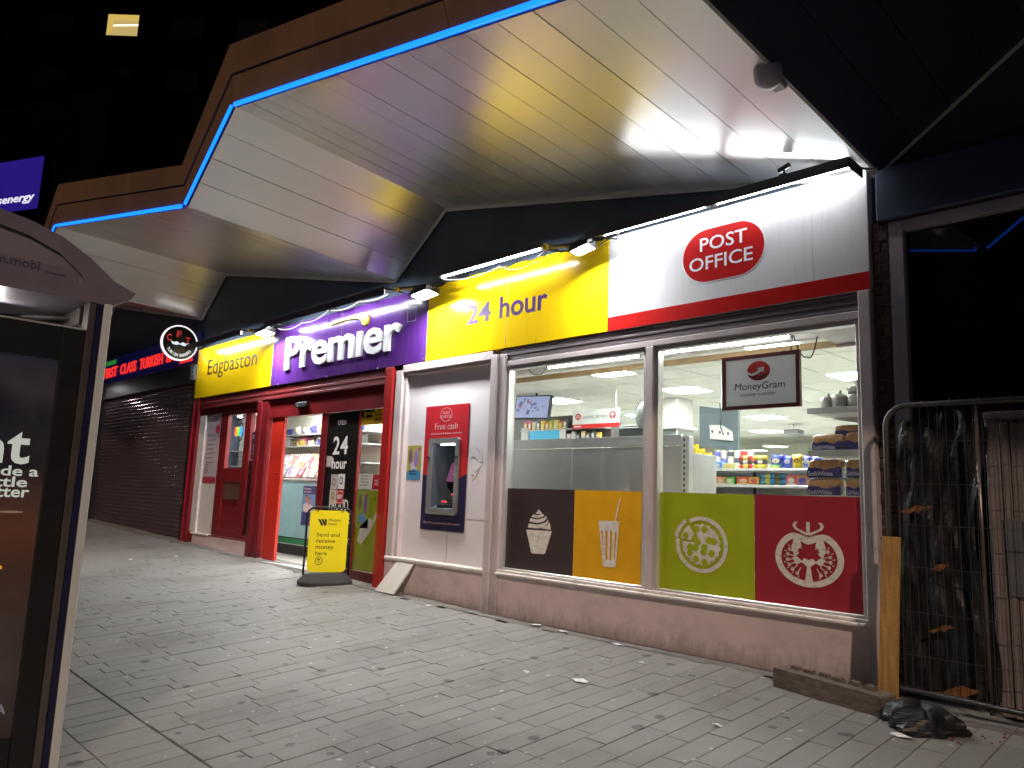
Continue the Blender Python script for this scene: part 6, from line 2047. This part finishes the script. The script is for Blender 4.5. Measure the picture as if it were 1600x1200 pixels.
obj('body', MB().bbox(-6.75, -6.45, 8.7, 8.95, 2.56, 2.64, .01), M['tgry'], t)
obj('pole', MB().tube([(-6.6, 8.82, 2.64), (-6.6, 8.82, ZC)], .015, 6), M['alu'], t)

# ------------------------------------------------------------------ inside the doorway: counter and shelves
t = thing('sales_counter', 'turquoise shop counter with grey top and green foot seen through the doorway', 'counter', (-11.8, 1.4, ZF))
CYv = 1.2
obj('front_panel', MB().bbox(-13.2, -10.4, CYv, CYv + .03, .33, 1.285, .003), M['teal'], t)
obj('worktop', MB().bbox(-13.2, -10.35, CYv - .03, CYv + .4, 1.287, 1.325, .006), M['gback'], t)
obj('green_band', MB().bbox(-13.2, -10.4, CYv - .01, CYv + .03, .24, .327, .003), M['green'], t)
obj('dark_trim', MB().bbox(-13.2, -10.4, CYv - .012, CYv - .002, .328, .345, .002), M['blackp'], t)
obj('plinth', MB().bbox(-13.2, -10.4, CYv + .02, CYv + .4, ZF, .225, .003), M['blackp'], t)
obj('plinth_rail', MB().bbox(-13.2, -10.4, CYv - .015, CYv + .02, .226, .239, .002), M['alu'], t)
t = thing('counter_poster', 'navy poster of two smiling people on the turquoise counter front', 'poster', (-11.2, CYv, .6))
fc = facade(CYv - .001)
px0, px1, pz0, pz1 = -11.52, -10.98, .56, 1.205
obj('sheet', MB().prism([(px0, pz0), (px1, pz0), (px1, pz1), (px0, pz1)], fc, 0, .003), flatc((.035, .03, .16)), t)
obj('picture', MB().prism([(px0 + .01, .78), (px1 - .12, .78), (px1 - .12, 1.07), (px0 + .01, 1.07)], fc, .0032, .001), flatc((.16, .34, .62)), t)
for u, v, a, b, cc in ((px0 + .14, .99, .045, .055, (.42, .24, .17)), (px0 + .24, .95, .042, .05, (.5, .3, .22)), (px0 + .14, .85, .10, .075, (.75, .74, .72)), (px0 + .27, .84, .09, .065, (.8, .79, .78)), (px0 + .14, 1.035, .05, .025, (.03, .02, .02)), (px0 + .245, .995, .045, .02, (.2, .1, .05))):
    obj('figure_print', MB().prism(ell(u, v, a, b, 16), fc, .0044 + random.uniform(0, .0006), .001), flatc(cc), t)
lettering('Connect', fc, px0 + .03, px0 + .26, 1.145, 1.18, M['twht'], t, .0032, .001, .01)
lettering('your world', fc, px0 + .03, px0 + .26, 1.09, 1.125, M['twht'], t, .0032, .001, .01)
bw = thing('back_shelves', 'cream slatted wall with grey shelves behind the turquoise counter', 'shelf unit', (-12.2, 1.95, ZF))
obj('back_wall', MB().bbox(-13.85, -10.2, 1.98, 2.02, ZF, 2.6, .004), M['cream'], bw)
for z in (2.14, 1.93, 1.62):
    obj('shelf', MB().bbox(-13.4, -10.4, 1.66, 1.975, z - .02, z, .003), M['gback'], bw)
items = [(.04, .06, .3), (.55, .55, .6), (.7, .68, .6), (.06, .05, .2), (.65, .55, .1), (.5, .5, .52), (.08, .1, .35), (.6, .2, .25)]
for r_, z in enumerate((2.14, 1.93)):
    for k in range(9):
        x = -13.30 + k * .30
        if r_ == 0:
            bagp('goods_bag', x, x + .24, 1.70, z, z + .13 + .03 * (k % 2), items[(k + r_) % 8], items[(k + 3) % 8], 'packet, %s from the left on the top shelf behind the counter' % ORD[k], 'goods behind the counter', .1)
        else:
            carton('goods_carton', x, x + .23, 1.70, 1.85, z, z + .10 + .05 * ((k + 1) % 2), items[(k * 3 + 1) % 8], items[(k + 2) % 8], 'carton, %s from the left on the second shelf behind the counter' % ORD[k], 'goods behind the counter')
rk = thing('magazine_rack', 'clear rack of magazines on the turquoise counter', 'magazine rack', (-11.8, 1.4, 1.33))
obj('steps', MB().slab([(-12.95, 1.30, 1.34), (-10.7, 1.30, 1.34), (-10.7, 1.58, 1.72), (-12.95, 1.58, 1.72)], -.02), M['shelfw'], rk)
obj('foot', MB().bbox(-12.95, -10.7, 1.26, 1.40, 1.326, 1.352, .003), M['oldw'], rk)
mc = [(.55, .5, .45), (.6, .08, .12), (.65, .28, .05), (.5, .45, .4), (.2, .2, .25), (.7, .66, .6), (.45, .4, .55), (.35, .25, .2), (.6, .55, .5)]
for r_ in range(3):
    for k in range(11):
        x = -12.92 + k * .2 + .02 * r_
        y = 1.27 + r_ * .085
        z = 1.36 + r_ * .115
        c1 = mc[(k * 2 + r_ * 3) % 9]
        t = thing('magazine', 'magazine, %s from the left in the %s row of the counter rack' % (ORD[k], ['front', 'middle', 'back'][r_]), 'magazine', (x + .08, y, z), 'magazines in the rack')
        t.rotation_euler.y = R(random.uniform(-5, 5))
        fm_ = frame3((x, y, z), (1, 0, 0), (0, .5, .866), (0, -.866, .5))
        obj('cover', MB().prism([(0, 0), (.16, 0), (.16, .20), (0, .20)], fm_, 0, .005), flatc(c1), t)
        obj('cover_title', MB().prism([(.01, .16), (.15, .16), (.15, .19), (.01, .19)], fm_, .0052, .0006), flatc(mc[(k + r_ + 4) % 9]), t)
        obj('cover_picture', MB().prism(ell(.085, .085, .045, .06, 12), fm_, .0052, .0006), flatc(mc[(k + 2 * r_ + 1) % 9]), t)
# slat wall seen through the side door glass, neon sign
sw_ = thing('slat_wall', 'white slatted display wall behind the side door glass', 'wall panel', (-13.0, .9, ZF))
k = 0
z = .4
while z < 2.55:
    obj('slat', MB().bbox(-13.85, -12.65, .86, .89, z, z + .092, .004), M['shelfw'], sw_)
    z += .1
obj('backing', MB().box(-13.85, -12.65, .892, .91, ZF, 2.58), M['slot'], sw_)
for z in (1.50, 1.77):
    obj('shelf', MB().bbox(-13.6, -12.7, .70, .858, z, z + .012, .002), M['shelfw'], sw_)
t = thing('neon_sign', 'round neon sign with rainbow letters behind the side door glass', 'neon sign', (-12.55, .5, 1.9))
fne = facade(.5)
nx0, nz0 = -12.62, 2.085
obj('ring', MB().tube([fne(nx0 + .16 * math.cos(a), nz0 + .17 * math.sin(a), 0) for a in [2 * math.pi * i / 30 for i in range(30)]], .010, 6, True), emis('neon_dim', (.05, .05, .12), .3), t)
for i, (ch, cc) in enumerate((('O', (1, .12, .02)), ('P', (1, .55, .02)), ('E', (.1, .9, .15)), ('N', (.05, .35, 1)))):
    lettering(ch, fne, nx0 - .15 + i * .075, nx0 - .085 + i * .075, nz0 - .07, nz0 + .09, emis('neon_%s' % ch, cc, 1.6), t, 0, .015, .03)
obj('hanger', MB().tube([(nx0, .5, nz0 + .17), (nx0, .5, 2.6)], .003, 4), M['blackm'], t)
for i, (x, lab) in enumerate(((-12.75, 'bright lobby spot lamp at the top of the side door glass'), (-12.03, 'bright lobby spot lamp at the top of the narrow side light'), (-11.49, 'bright lobby spot lamp beside the big red door post'))):
    t = thing('spot_lamp', lab, 'lamp', (x, .55, 2.45))
    obj('housing', MB().lathe([(.02, .07), (.045, .05), (.05, 0)], (x, .55, 2.36), (0, 0, 1), 14), M['twht'], t)
    obj('lamp_glass', MB().lathe([(.04, -.001), (.03, -.008)], (x, .55, 2.36), (0, 0, 1), 14), M['spot'], t)
    obj('stem', MB().tube([(x, .55, 2.43), (x, .55, 2.6)], .01, 6), M['twht'], t)
